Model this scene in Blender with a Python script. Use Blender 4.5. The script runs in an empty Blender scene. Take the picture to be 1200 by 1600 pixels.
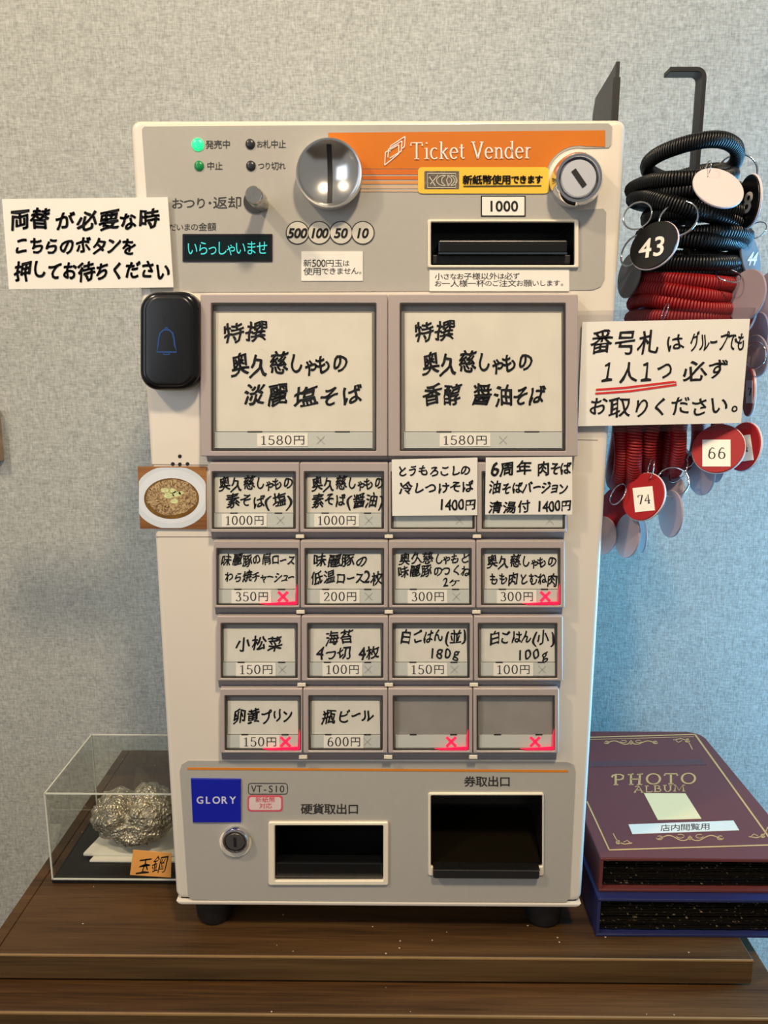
import bpy, bmesh, math, random
from mathutils import Vector, Matrix, noise
random.seed(7)
SC = bpy.context.scene
COL = SC.collection
PI = math.pi

# ------------------------------------------------------------------ camera
CAM = Vector((0.00996, -0.60169, 0.922 + 0.47644))
PT, YW, RL, F = 0.19743, -0.00861, 0.00099, 1202.0
FW = Vector((math.sin(YW)*math.cos(PT), math.cos(YW)*math.cos(PT), -math.sin(PT)))
RT = Vector((math.cos(YW), -math.sin(YW), 0))
UP = RT.cross(FW)
R2 = RT*math.cos(RL) + UP*math.sin(RL)
U2 = UP*math.cos(RL) - RT*math.sin(RL)
cd = bpy.data.cameras.new('camera')
cam = bpy.data.objects.new('camera', cd); COL.objects.link(cam)
cam.matrix_world = Matrix(((R2.x, U2.x, -FW.x, CAM.x), (R2.y, U2.y, -FW.y, CAM.y), (R2.z, U2.z, -FW.z, CAM.z), (0, 0, 0, 1)))
cd.sensor_fit = 'VERTICAL'; cd.sensor_height = 36.0; cd.lens = F/1600*36.0
cd.clip_start = 0.02
SC.camera = cam
SC.cycles.transparent_max_bounces = 32

# ------------------------------------------------------------------ light
SC.view_settings.view_transform = 'Standard'
SC.view_settings.look = 'None'
SC.view_settings.gamma = 1
SC.view_settings.use_curve_mapping = False
SC.view_settings.exposure = 0.0
w = bpy.data.worlds.new('world'); SC.world = w; w.use_nodes = True
w.node_tree.nodes['Background'].inputs[0].default_value = (1.0, 0.97, 0.92, 1)
w.node_tree.nodes['Background'].inputs[1].default_value = 0.24

def area(name, loc, target, power, color, size, size_y=None, shape='DISK'):
    l = bpy.data.lights.new(name, 'AREA'); l.energy = power; l.color = color
    l.shape = 'RECTANGLE' if size_y else shape; l.size = size
    if size_y: l.size_y = size_y
    o = bpy.data.objects.new(name, l); COL.objects.link(o); o.location = loc
    o.rotation_euler = (Vector(target)-Vector(loc)).to_track_quat('-Z', 'Y').to_euler()
    return o
area('ceiling_downlight', (0.22, -0.85, 2.45), (0.05, 0, 1.2), 17.0, (1.0, 0.79, 0.54), 0.14)
area('ceiling_downlight', (-0.95, -0.75, 2.45), (-0.1, 0.1, 1.2), 12.0, (1.0, 0.80, 0.56), 0.14)
area('window_daylight', (1.30, 0.155, 1.10), (0.2, 0.24, 1.10), 44.0, (0.14, 0.54, 1.0), 0.28, 1.0)
area('window_daylight', (-1.3, -1.5, 1.7), (-0.1, 0, 1.3), 8.0, (0.78, 0.86, 1.0), 1.0, 1.2)

# ------------------------------------------------------------------ helpers
def ray(px, py):
    return (FW*F + R2*(px-600) + U2*(800-py)).normalized()
def P(px, py, d=0.0):            # point of the picture on the upright plane y = -d
    r = ray(px, py); return CAM + r*((-d-CAM.y)/r.y)
def T(px, py, h):                # point of the picture on the level plane z = h
    r = ray(px, py); return CAM + r*((h-CAM.z)/r.z)

def lin(c):
    r = []
    for v in c[:3]:
        v = v/255.0
        r.append(v/12.92 if v <= 0.04045 else ((v+0.055)/1.055)**2.4)
    return (r[0], r[1], r[2], 1)

MATS = {}
def mat(name, rgb, rough=0.5, metal=0.0, emit=None, es=0.0, coat=0.0, alpha=1.0, spec=0.5, var=0.04, vscale=40, bump=0.0, bscale=300):
    if name in MATS: return MATS[name]
    m = bpy.data.materials.new(name); m.use_nodes = True
    nt = m.node_tree; b = nt.nodes['Principled BSDF']
    base = lin(rgb)
    b.inputs['Roughness'].default_value = rough; b.inputs['Metallic'].default_value = metal
    b.inputs['Specular IOR Level'].default_value = spec
    b.inputs['Coat Weight'].default_value = coat
    tc = nt.nodes.new('ShaderNodeTexCoord')
    if var > 0:
        n = nt.nodes.new('ShaderNodeTexNoise'); n.inputs['Scale'].default_value = vscale; n.inputs['Detail'].default_value = 5
        nt.links.new(tc.outputs['Object'], n.inputs['Vector'])
        r = nt.nodes.new('ShaderNodeValToRGB')
        r.color_ramp.elements[0].position = 0.3; r.color_ramp.elements[1].position = 0.7
        r.color_ramp.elements[0].color = tuple(base[i]*(1-var*2) for i in range(3))+(1,)
        r.color_ramp.elements[1].color = tuple(min(1, base[i]*(1+var)) for i in range(3))+(1,)
        nt.links.new(n.outputs['Fac'], r.inputs['Fac']); nt.links.new(r.outputs['Color'], b.inputs['Base Color'])
    else:
        b.inputs['Base Color'].default_value = base
    if bump > 0:
        n2 = nt.nodes.new('ShaderNodeTexNoise'); n2.inputs['Scale'].default_value = bscale; n2.inputs['Detail'].default_value = 3
        nt.links.new(tc.outputs['Object'], n2.inputs['Vector'])
        bp = nt.nodes.new('ShaderNodeBump'); bp.inputs['Strength'].default_value = bump; bp.inputs['Distance'].default_value = 0.001
        nt.links.new(n2.outputs['Fac'], bp.inputs['Height']); nt.links.new(bp.outputs['Normal'], b.inputs['Normal'])
    if emit:
        b.inputs['Emission Color'].default_value = lin(emit); b.inputs['Emission Strength'].default_value = es
    if alpha < 1: b.inputs['Alpha'].default_value = alpha
    MATS[name] = m
    return m

def clear(name, amount, tint=(255, 255, 255), rough=0.05):   # thin clear sheet: mostly lets light through, some gloss
    if name in MATS: return MATS[name]
    m = bpy.data.materials.new(name); m.use_nodes = True; nt = m.node_tree
    out = nt.nodes['Material Output']; nt.nodes.remove(nt.nodes['Principled BSDF'])
    t = nt.nodes.new('ShaderNodeBsdfTransparent'); t.inputs[0].default_value = lin(tint)
    g = nt.nodes.new('ShaderNodeBsdfGlossy'); g.inputs['Roughness'].default_value = rough
    fr = nt.nodes.new('ShaderNodeLayerWeight'); pw = nt.nodes.new('ShaderNodeMath'); pw.operation = 'POWER'; pw.inputs[1].default_value = 4.0
    mul = nt.nodes.new('ShaderNodeMath'); mul.operation = 'MULTIPLY_ADD'; mul.inputs[1].default_value = 0.7*amount; mul.inputs[2].default_value = 0.03*amount
    mx = nt.nodes.new('ShaderNodeMixShader')
    nt.links.new(fr.outputs['Facing'], pw.inputs[0]); nt.links.new(pw.outputs[0], mul.inputs[0]); nt.links.new(mul.outputs[0], mx.inputs[0])
    nt.links.new(t.outputs[0], mx.inputs[1]); nt.links.new(g.outputs[0], mx.inputs[2])
    nt.links.new(mx.outputs[0], out.inputs[0]); MATS[name] = m
    return m

def wallpaper():
    m = bpy.data.materials.new('woven_wallpaper'); m.use_nodes = True; nt = m.node_tree
    b = nt.nodes['Principled BSDF']; b.inputs['Roughness'].default_value = 0.75
    tc = nt.nodes.new('ShaderNodeTexCoord')
    facs = []
    for sc in ((900, 500, 110), (110, 500, 900), (300, 260, 300)):
        mp = nt.nodes.new('ShaderNodeMapping'); mp.inputs['Scale'].default_value = sc
        n = nt.nodes.new('ShaderNodeTexNoise'); n.inputs['Scale'].default_value = 1.0; n.inputs['Detail'].default_value = 3
        nt.links.new(tc.outputs['Object'], mp.inputs[0]); nt.links.new(mp.outputs[0], n.inputs['Vector']); facs.append(n)
    a1 = nt.nodes.new('ShaderNodeMath'); a1.operation = 'ADD'
    a2 = nt.nodes.new('ShaderNodeMath'); a2.operation = 'ADD'
    nt.links.new(facs[0].outputs['Fac'], a1.inputs[0]); nt.links.new(facs[1].outputs['Fac'], a1.inputs[1])
    nt.links.new(a1.outputs[0], a2.inputs[0]); nt.links.new(facs[2].outputs['Fac'], a2.inputs[1])
    mr = nt.nodes.new('ShaderNodeMapRange'); mr.inputs[1].default_value = 1.1; mr.inputs[2].default_value = 1.9
    nt.links.new(a2.outputs[0], mr.inputs[0])
    r = nt.nodes.new('ShaderNodeValToRGB')
    r.color_ramp.elements[0].color = lin((146, 146, 138)); r.color_ramp.elements[1].color = lin((194, 194, 184))
    nt.links.new(mr.outputs[0], r.inputs[0]); nt.links.new(r.outputs[0], b.inputs['Base Color'])
    bp = nt.nodes.new('ShaderNodeBump'); bp.inputs['Strength'].default_value = 0.3; bp.inputs['Distance'].default_value = 0.0006
    nt.links.new(mr.outputs[0], bp.inputs['Height']); nt.links.new(bp.outputs[0], b.inputs['Normal'])
    return m

def wood(name, dark, light, sx=3.0, rough=0.42, seed=0.0, dust=True):
    m = bpy.data.materials.new(name); m.use_nodes = True; nt = m.node_tree
    b = nt.nodes['Principled BSDF']; b.inputs['Roughness'].default_value = rough; b.inputs['Specular IOR Level'].default_value = 0.35
    tc = nt.nodes.new('ShaderNodeTexCoord')
    mp = nt.nodes.new('ShaderNodeMapping'); mp.inputs['Scale'].default_value = (sx, 45, 60); mp.inputs['Location'].default_value = (seed, seed, 0)
    n = nt.nodes.new('ShaderNodeTexNoise'); n.inputs['Scale'].default_value = 1.0; n.inputs['Detail'].default_value = 8; n.inputs['Distortion'].default_value = 0.6
    nt.links.new(tc.outputs['Object'], mp.inputs[0]); nt.links.new(mp.outputs[0], n.inputs['Vector'])
    mp2 = nt.nodes.new('ShaderNodeMapping'); mp2.inputs['Scale'].default_value = (16, 600, 700)
    n2 = nt.nodes.new('ShaderNodeTexNoise'); n2.inputs['Scale'].default_value = 1.0; n2.inputs['Detail'].default_value = 3
    nt.links.new(tc.outputs['Object'], mp2.inputs[0]); nt.links.new(mp2.outputs[0], n2.inputs['Vector'])
    mx = nt.nodes.new('ShaderNodeMix'); mx.data_type = 'FLOAT'; mx.inputs[0].default_value = 0.35
    nt.links.new(n.outputs['Fac'], mx.inputs[2]); nt.links.new(n2.outputs['Fac'], mx.inputs[3])
    r = nt.nodes.new('ShaderNodeValToRGB')
    r.color_ramp.elements[0].position = 0.34; r.color_ramp.elements[1].position = 0.66
    r.color_ramp.elements[0].color = lin(dark); r.color_ramp.elements[1].color = lin(light)
    nt.links.new(mx.outputs[0], r.inputs[0])
    last = r.outputs[0]
    if dust:
        v = nt.nodes.new('ShaderNodeTexVoronoi'); v.inputs['Scale'].default_value = 75
        nt.links.new(tc.outputs['Object'], v.inputs['Vector'])
        lt = nt.nodes.new('ShaderNodeMath'); lt.operation = 'LESS_THAN'; lt.inputs[1].default_value = 0.06
        nt.links.new(v.outputs['Distance'], lt.inputs[0])
        n3 = nt.nodes.new('ShaderNodeTexNoise'); n3.inputs['Scale'].default_value = 14
        nt.links.new(tc.outputs['Object'], n3.inputs['Vector'])
        gt = nt.nodes.new('ShaderNodeMath'); gt.operation = 'GREATER_THAN'; gt.inputs[1].default_value = 0.48
        nt.links.new(n3.outputs['Fac'], gt.inputs[0])
        ml = nt.nodes.new('ShaderNodeMath'); ml.operation = 'MULTIPLY'
        nt.links.new(lt.outputs[0], ml.inputs[0]); nt.links.new(gt.outputs[0], ml.inputs[1])
        mc = nt.nodes.new('ShaderNodeMix'); mc.data_type = 'RGBA'
        nt.links.new(ml.outputs[0], mc.inputs[0]); nt.links.new(last, mc.inputs[6]); mc.inputs[7].default_value = lin((190, 175, 155))
        last = mc.outputs[2]
    nt.links.new(last, b.inputs['Base Color'])
    bp = nt.nodes.new('ShaderNodeBump'); bp.inputs['Strength'].default_value = 0.12; bp.inputs['Distance'].default_value = 0.0006
    nt.links.new(n2.outputs['Fac'], bp.inputs['Height']); nt.links.new(bp.outputs[0], b.inputs['Normal'])
    return m

def props(o, label=None, cat=None, group=None, kind=None):
    for k, v in (('label', label), ('category', cat), ('group', group), ('kind', kind)):
        if v: o[k] = v
    return o
def obj(name, bm, m, parent=None, smooth=False, recalc=True):
    if recalc: bmesh.ops.recalc_face_normals(bm, faces=bm.faces[:])
    me = bpy.data.meshes.new(name); bm.to_mesh(me); bm.free()
    if smooth is True:
        for p in me.polygons: p.use_smooth = True
    elif smooth:
        me.polygons.foreach_set('use_smooth', [True]*len(me.polygons)); me.set_sharp_from_angle(angle=math.radians(smooth))
    me.materials.append(m)
    o = bpy.data.objects.new(name, me); COL.objects.link(o)
    if parent is not None:
        o.parent = parent
        off = Vector((0, 0, 0)); q = parent
        while q is not None: off += q.location; q = q.parent
        o.location = -off
    return o
def thing(name, loc, label, cat, group=None):
    o = bpy.data.objects.new(name, None); COL.objects.link(o); o.location = loc; o.empty_display_size = 0.02
    return props(o, label, cat, group)
NB = bmesh.new
def box(bm, a, b, bevel=0.0, seg=2):
    r = bmesh.ops.create_cube(bm, size=1.0)
    c = (Vector(a)+Vector(b))/2; s = Vector(b)-Vector(a)
    for v in r['verts']: v.co = Vector((v.co.x*s.x, v.co.y*s.y, v.co.z*s.z))+c
    if bevel:
        es = list({e for v in r['verts'] for e in v.link_edges})
        bmesh.ops.bevel(bm, geom=es, offset=bevel, segments=seg, affect='EDGES', profile=0.6)
    return bm
def rrect(x0, z0, x1, z1, r, seg=5):
    pts = []
    for cx, cz, a0 in ((x1-r, z1-r, 0), (x0+r, z1-r, 90), (x0+r, z0+r, 180), (x1-r, z0+r, 270)):
        for k in range(seg+1):
            a = math.radians(a0+90*k/seg); pts.append((cx+r*math.cos(a), cz+r*math.sin(a)))
    return pts
def prect(px0, py0, px1, py1, r, d=0.0, seg=5):     # rounded rectangle given by its picture edges, as (x,z) on plane d
    rr = rrect(px0, py0, px1, py1, max(r, 0.01), seg)
    return [(P(x, y, d).x, P(x, y, d).z) for x, y in rr]
def pquad(q, d=0.0):
    return [(P(x, y, d).x, P(x, y, d).z) for x, y in q]
def inset(pts, e):
    n = len(pts); out = []
    A = sum(pts[i][0]*pts[(i+1) % n][1]-pts[(i+1) % n][0]*pts[i][1] for i in range(n))
    s = 1 if A > 0 else -1
    for i in range(n):
        a = Vector(pts[i-1]); b = Vector(pts[i]); c = Vector(pts[(i+1) % n])
        d1 = (b-a); d2 = (c-b)
        d1 = d1.normalized() if d1.length > 1e-9 else d2.normalized()
        d2 = d2.normalized() if d2.length > 1e-9 else d1
        n1 = Vector((-d1.y, d1.x))*s; n2 = Vector((-d2.y, d2.x))*s
        m = (n1+n2); m = m.normalized() if m.length > 1e-6 else n1
        k = 1/max(0.5, m.dot(n1)); out.append(tuple(b+m*e*k))
    return out
def loft(bm, pts, yb, yf, bevel=0.0, seg=3, cap=True):
    rings = [(pts, yb)]
    if bevel:
        for k in range(seg+1):
            a = k/seg*PI/2
            rings.append((inset(pts, bevel*(1-math.cos(a))) if k else pts, yf+bevel*(1-math.sin(a))))
    else: rings.append((pts, yf))
    vs = [[bm.verts.new((x, y, z)) for x, z in r] for r, y in rings]
    n = len(pts)
    for a, b in zip(vs[:-1], vs[1:]):
        for i in range(n): bm.faces.new((a[i], a[(i+1) % n], b[(i+1) % n], b[i]))
    if cap:
        bm.faces.new(vs[-1]); bm.faces.new(vs[0][::-1])
    return bm
def frame(bm, outer, inner, yb, yf, yin=None, bev=0.0):
    n = len(outer); yin = yb if yin is None else yin
    rs = [(outer, yb), (outer, yf+bev), (inset(outer, bev), yf) if bev else (outer, yf), (inset(inner, -bev), yf) if bev else (inner, yf), (inner, yf+bev), (inner, yin)]
    vs = [[bm.verts.new((x, y, z)) for x, z in r] for r, y in rs]
    for a, b in zip(vs[:-1], vs[1:]):
        for i in range(n): bm.faces.new((a[i], a[(i+1) % n], b[(i+1) % n], b[i]))
    a, b = vs[-1], vs[0]
    for i in range(n): bm.faces.new((a[i], a[(i+1) % n], b[(i+1) % n], b[i]))
    return bm
def flat(bm, pts, d, th=0.0003):                   # thin printed sheet on the front plane
    return loft(bm, pts, -d+th, -d)
def lathe(bm, c, prof, seg=48):                    # about the axis -y through c ; profile (radius, y)
    rings = []
    for r, y in prof:
        if r < 1e-6: rings.append([bm.verts.new((c.x, y, c.z))])
        else: rings.append([bm.verts.new((c.x+r*math.cos(2*PI*k/seg), y, c.z+r*math.sin(2*PI*k/seg))) for k in range(seg)])
    for a, b in zip(rings[:-1], rings[1:]):
        for i in range(seg):
            j = (i+1) % seg
            if len(a) == 1: bm.faces.new((a[0], b[i], b[j]))
            elif len(b) == 1: bm.faces.new((a[i], a[j], b[0]))
            else: bm.faces.new((a[i], a[j], b[j], b[i]))
    return bm
def prad(px, py, r, d): return (P(px+r, py, d)-P(px, py, d)).length
def tube(bm, pts, r, seg=6, closed=False, rfun=None):
    n = len(pts); rings = []; up = None
    for i in range(n):
        if closed: t = pts[(i+1) % n]-pts[i-1]
        else: t = pts[min(i+1, n-1)]-pts[max(i-1, 0)]
        t.normalize()
        if up is None: up = t.orthogonal().normalized()
        up = (up-t*up.dot(t)); up.normalize()
        s = t.cross(up); rr = rfun(i/(n-1)) if rfun else r
        rings.append([bm.verts.new(pts[i]+(up*math.cos(2*PI*k/seg)+s*math.sin(2*PI*k/seg))*rr) for k in range(seg)])
    pairs = list(zip(rings[:-1], rings[1:]))+([(rings[-1], rings[0])] if closed else [])
    for a, b in pairs:
        for k in range(seg): bm.faces.new((a[k], a[(k+1) % seg], b[(k+1) % seg], b[k]))
    if not closed:
        bm.faces.new(rings[0][::-1]); bm.faces.new(rings[-1])
    return bm
def cut(o, cutters):
    for i, c in enumerate(cutters):
        md = o.modifiers.new('b%d' % i, 'BOOLEAN'); md.operation = 'DIFFERENCE'; md.solver = 'EXACT'; md.object = c
    bpy.context.view_layer.update()
    dg = bpy.context.evaluated_depsgraph_get()
    me = bpy.data.meshes.new_from_object(o.evaluated_get(dg))
    o.modifiers.clear(); o.data = me

# ---- lettering -----------------------------------------------------------
GL = {}; EDG = {}
def glyph(ch, off=0.0, res=3):
    key = (ch, off)
    if key not in GL:
        c = bpy.data.curves.new('g', 'FONT'); c.body = ch; c.resolution_u = res; c.offset = off
        o = bpy.data.objects.new('g', c); COL.objects.link(o); bpy.context.view_layer.update()
        m = o.to_mesh()
        vs = [(v.co.x, v.co.y) for v in m.vertices]; fs = [tuple(p.vertices) for p in m.polygons]
        o.to_mesh_clear(); bpy.data.objects.remove(o); bpy.data.curves.remove(c)
        GL[key] = (vs, fs)
        cnt = {}
        for f in fs:
            for i in range(len(f)):
                e = (min(f[i-1], f[i]), max(f[i-1], f[i])); cnt[e] = cnt.get(e, 0)+1
        EDG[ch] = [e for e in cnt if cnt[e] == 1]
    return GL[key]
SMALL = set('ゃゅょっャュョヶケ')
def weight(ch):
    o = ord(ch)
    if ch == ' ': return 0.45
    if ch in SMALL: return 0.62
    if ch in '()（）': return 0.5
    if ch in '。、・': return 0.45
    if ch == 'ー': return 0.72
    if o < 256: return 0.58
    if 0x3040 <= o <= 0x30ff: return 0.86
    return 1.06
def cjk(ch): return ord(ch) > 255
def text(bm, s, x0, y0, x1, y1, h, M, off=0.0, hand=0.0, shear=0.0, fit=1.0):
    """lettering between two picture points (mid-height line), glyph height h; M maps picture to the sheet"""
    ws = [weight(c) for c in s]; tot = sum(ws); acc = 0.0; wdt = off*h*1.5
    rnd = random.Random(s)
    for ch, wt in zip(s, ws):
        t = (acc+wt/2)/tot; acc += wt
        if ch == ' ': continue
        vs, fs = glyph(ch)
        if not fs: continue
        cellw = (x1-x0)/tot*wt
        jx = rnd.uniform(-1, 1)*hand; jy = rnd.uniform(-1, 1)*hand; ja = rnd.uniform(-1, 1)*hand
        cx = x0+(x1-x0)*t+jx*h*0.04; cy = y0+(y1-y0)*t+jy*h*0.06
        if cjk(ch):
            ux, uy = 0.5, 0.38; sc = h*(1.0 if wt > 1 else 0.9) ; sx = cellw*1.04*(1/0.95 if wt <= .9 else 1.0); sy = sc*1.02
            if ch in SMALL: sx = cellw*1.45; sy = sc*1.0; cy += h*0.03
            if ch in '。・': sx = sc; sy = sc; ux = 0.2 if ch == '。' else 0.5
        else:
            xs = [v[0] for v in vs]; ux = (min(xs)+max(xs))/2; uy = 0.35
            wd = max(xs)-min(xs); sy = h/0.72*0.98; sx = min(sy, cellw*0.94/max(wd, 0.3))*fit
            if ch in '()': sy = h*1.05
        a = math.radians(hand*6+ja*4); ca, sa = math.cos(a), math.sin(a)
        ph = rnd.uniform(0, 6)
        bv = []; q2 = []
        for x, y in vs:
            u = (x-ux)*sx; v = (y-uy)*sy
            if hand:
                q = hand*h*0.035
                u += q*math.sin(3.5*v/h*2+ph); v += q*math.sin(4.2*u/h*2+ph*2)
            if hand: u *= .93; v *= .95
            u += (shear+hand*0.16)*v
            uu = u*ca-v*sa; vv = u*sa+v*ca
            q2.append(Vector((cx+uu, cy-vv))); bv.append(bm.verts.new(M(cx+uu, cy-vv)))
        for f in fs:
            try: bm.faces.new([bv[i] for i in f])
            except ValueError: pass
        if wdt > 0:
            for i, j in EDG[ch]:
                a_ = q2[i]; b_ = q2[j]; t_ = b_-a_
                if t_.length < 1e-6: continue
                t_ = t_.normalized()*wdt; n_ = Vector((-t_.y, t_.x))
                bm.faces.new([bm.verts.new(M(*p_)) for p_ in (a_-t_*.5+n_, b_+t_*.5+n_, b_+t_*.5-n_, a_-t_*.5-n_)])
def lettering(name, lines, d, m, parent, off=0.0, hand=0.0, shear=0.0, M=None, fit=1.0):
    bm = NB(); MM = M or (lambda x, y: P(x, y, d))
    for l in lines: text(bm, l[0], l[1], l[2], l[3], l[4], l[5], MM, off, hand, shear, fit)
    return obj(name, bm, m, parent, recalc=False)

def E_(cx, cy, rx, ry, a0=0, a1=360, n=20):
    return [(cx+rx*math.cos(math.radians(a0+(a1-a0)*k/n)), cy+ry*math.sin(math.radians(a0+(a1-a0)*k/n))) for k in range(n+1)]
PEN = {
 '0': (.56, [E_(.28, .36, .20, .35)]),
 '1': (.46, [[(.08, .58), (.24, .70), (.24, .0)], [(.08, .01), (.40, .01)]]),
 '2': (.54, [E_(.27, .52, .18, .18, 170, -30, 10)+[(.10, .02), (.48, .02), (.48, .12)]]),
 '3': (.54, [E_(.26, .54, .16, .17, 150, -80, 10)+E_(.27, .19, .2, .19, 80, -150, 12)]),
 '4': (.58, [[(.38, .0), (.38, .70), (.06, .22), (.54, .22)], [(.26, .01), (.5, .01)]]),
 '5': (.54, [[(.46, .69), (.14, .69), (.12, .38)]+E_(.26, .21, .21, .22, 120, -150, 14)]),
 '6': (.56, [E_(.28, .21, .19, .21)+[], [(.44, .66), (.28, .70), (.14, .52), (.09, .22)]]),
 '7': (.54, [[(.08, .55), (.08, .68), (.48, .68), (.22, .0)]]),
 '8': (.56, [E_(.28, .53, .16, .17), E_(.28, .18, .20, .18)]),
 'T': (.66, [[(.03, .56), (.05, .69), (.61, .69), (.63, .56)], [(.33, .69), (.33, .0)], [(.20, .01), (.46, .01)]]),
 'i': (.27, [[(.04, .44), (.15, .46), (.15, 0)], [(.03, .01), (.26, .01)], [(.13, .64), (.16, .69)]]),
 'c': (.43, [E_(.24, .23, .19, .23, 50, 315, 14)]),
 'k': (.50, [[(.02, .70), (.12, .72), (.12, 0)], [(.02, .01), (.22, .01)], [(.12, .2), (.4, .45)], [(.22, .27), (.42, .0), (.5, .0)], [(.3, .45), (.46, .45)]]),
 'e': (.44, [[(.06, .26), (.40, .26)]+E_(.23, .23, .18, .23, 10, 320, 16)]),
 't': (.32, [[(.14, .60), (.14, .08), (.2, .0), (.3, .04)], [(.02, .45), (.28, .45)]]),
 'V': (.66, [[(.10, .69), (.35, .0)], [(.35, .0), (.58, .69)], [(.0, .69), (.22, .69)], [(.46, .69), (.66, .69)]]),
 'n': (.52, [[(.02, .44), (.12, .46), (.12, 0)], [(.12, .34), (.24, .45), (.36, .42), (.40, .3), (.40, 0)], [(.03, .01), (.22, .01)], [(.31, .01), (.5, .01)]]),
 'd': (.50, [E_(.22, .23, .18, .23), [(.30, .70), (.40, .72), (.40, 0), (.5, .0)]]),
 'r': (.38, [[(.02, .44), (.12, .46), (.12, 0)], [(.12, .32), (.22, .44), (.34, .44)], [(.03, .01), (.24, .01)]]),
 'P': (.60, [[(.18, .66), (.18, .0)], [(.08, .0), (.30, .0)], [(.0, .5), (.04, .62), (.18, .70), (.4, .70), (.54, .60), (.52, .42), (.38, .34), (.20, .34)]]),
 'H': (.74, [[(.18, .70), (.18, .0)], [(.6, .70), (.56, .0)], [(.02, .66), (.3, .72)], [(.46, .68), (.74, .72)], [(.18, .36), (.58, .36)], [(.08, .0), (.3, .0)], [(.46, .0), (.7, .0)]]),
 'O': (.74, [E_(.37, .36, .31, .35)]),
 'A': (.66, [[(.06, .02), (.36, .7), (.58, .0)], [(.0, .0), (.16, .0)], [(.48, .0), (.68, .0)], [(.12, .26), (.50, .26)], [(.10, .62), (.2, .72), (.36, .7)]]),
 'L': (.52, [[(.14, .7), (.14, .01), (.48, .01), (.52, .14)], [(.02, .7), (.28, .7)]]),
 'B': (.58, [[(.14, .7), (.14, 0)], [(.04, .7), (.34, .7), (.44, .58), (.4, .42), (.16, .38)], [(.16, .38), (.46, .34), (.52, .18), (.42, .02), (.04, .0)]]),
 'U': (.64, [[(.14, .7), (.14, .2), (.24, .02), (.42, .02), (.52, .2), (.52, .7)], [(.02, .7), (.26, .7)], [(.42, .7), (.62, .7)]]),
 'M': (.80, [[(.10, .0), (.16, .7), (.4, .08), (.64, .7), (.70, .0)], [(.0, .0), (.2, .0)], [(.6, .0), (.8, .0)], [(.04, .7), (.16, .7)], [(.64, .7), (.78, .7)]]),
}
def ribbon(bm, pts, M, wv, wh):
    """flat pen stroke through 2-D points: upright strokes wv wide, level strokes wh wide"""
    n = len(pts); L = []; closed = (Vector(pts[0])-Vector(pts[-1])).length < 1e-6
    for i in range(n):
        a = Vector(pts[i-1]) if i else (Vector(pts[-2]) if closed else Vector(pts[0]))
        b = Vector(pts[i+1]) if i < n-1 else (Vector(pts[1]) if closed else Vector(pts[-1]))
        t = b-a
        t = t.normalized() if t.length > 1e-9 else Vector((1, 0))
        wd = math.hypot(wv*t.y, wh*t.x)/2; nn = Vector((-t.y, t.x))*wd
        p = Vector(pts[i]); L.append((bm.verts.new(M(*(p+nn))), bm.verts.new(M(*(p-nn)))))
    for a, b in zip(L[:-1], L[1:]):
        bm.faces.new((a[0], b[0], b[1], a[1]))
def pen(bm, s, x0, y0, x1, y1, h, M, wv=.10, wh=.04, gap=.04):
    """serif lettering; (x0,y0)-(x1,y1) baseline in the picture, h = height of the capitals"""
    tot = sum((PEN[c][0]+gap) if c in PEN else (.92 if cjk(c) else .3) for c in s); acc = 0
    k = (x1-x0)/tot; sy = h/.7
    for c in s:
        if c == ' ': acc += .3; continue
        bx = x0+k*acc; by = y0+(y1-y0)*acc/tot
        if c not in PEN:
            vs, fs = glyph(c, 0.0); bv = [bm.verts.new(M(bx+v[0]*k*.92, by-(v[1]+.02)*sy*.86)) for v in vs]
            for f in fs: bm.faces.new([bv[i] for i in f])
            acc += .92; continue
        for st in PEN[c][1]:
            MM = lambda u, v: M(bx+u*k, by-v*sy)
            ribbon(bm, st, MM, wv, wh)
        acc += PEN[c][0]+gap
def line2(bm, pts, M, w):
    ribbon(bm, pts, M, w, w)

# ------------------------------------------------------------------ materials
CREAM = mat('cream_enamel', (226, 217, 202), 0.35, var=0.015, vscale=9, coat=0.2)
GREYP = mat('grey_panel', (176, 173, 165), 0.28, var=0.01, vscale=200, coat=0.35)
MAUVE = mat('mauve_plastic', (176, 164, 160), 0.4, var=0.01)
BLACKP = mat('black_plastic', (14, 14, 15), 0.3, var=0.0)
MATBLK = mat('matt_black', (22, 22, 23), 0.55, var=0.0)
DARKREC = mat('dark_recess', (26, 24, 22), 0.25, var=0.03)
CHROME = mat('chrome', (225, 225, 228), 0.08, 1.0, var=0.0)
STEEL = mat('brushed_steel', (190, 186, 178), 0.28, 1.0, var=0.05, vscale=300)
PAPER = mat('paper', (236, 233, 224), 0.8, var=0.01, vscale=80)
PAPERC = mat('menu_paper', (226, 221, 205), 0.8, var=0.025, vscale=60)
PAPERG = mat('greyed_paper', (224, 221, 208), 0.8, var=0.03, vscale=90)
STRIP = mat('price_strip_plastic', (205, 208, 200), 0.35, var=0.0)
LABELP = mat('price_label_paper', (244, 240, 228), 0.7, var=0.0)
INK = mat('ink', (16, 16, 18), 0.6, var=0.0)
INKG = mat('printed_ink', (48, 46, 44), 0.6, var=0.0)
REDINK = mat('red_ink', (214, 42, 36), 0.6, var=0.0)
ORANGE = mat('orange_print', (206, 112, 4), 0.4, var=0.0, coat=0.3)
WHITEINK = mat('white_print', (240, 232, 222), 0.5, var=0.0)
PANE = clear('clear_plastic', 0.55)
ACRYL = clear('acrylic', 1.0, (250, 251, 249), 0.02)
ACEDGE = mat('acrylic_edge', (205, 208, 196), 0.2, var=0.0)

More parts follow.
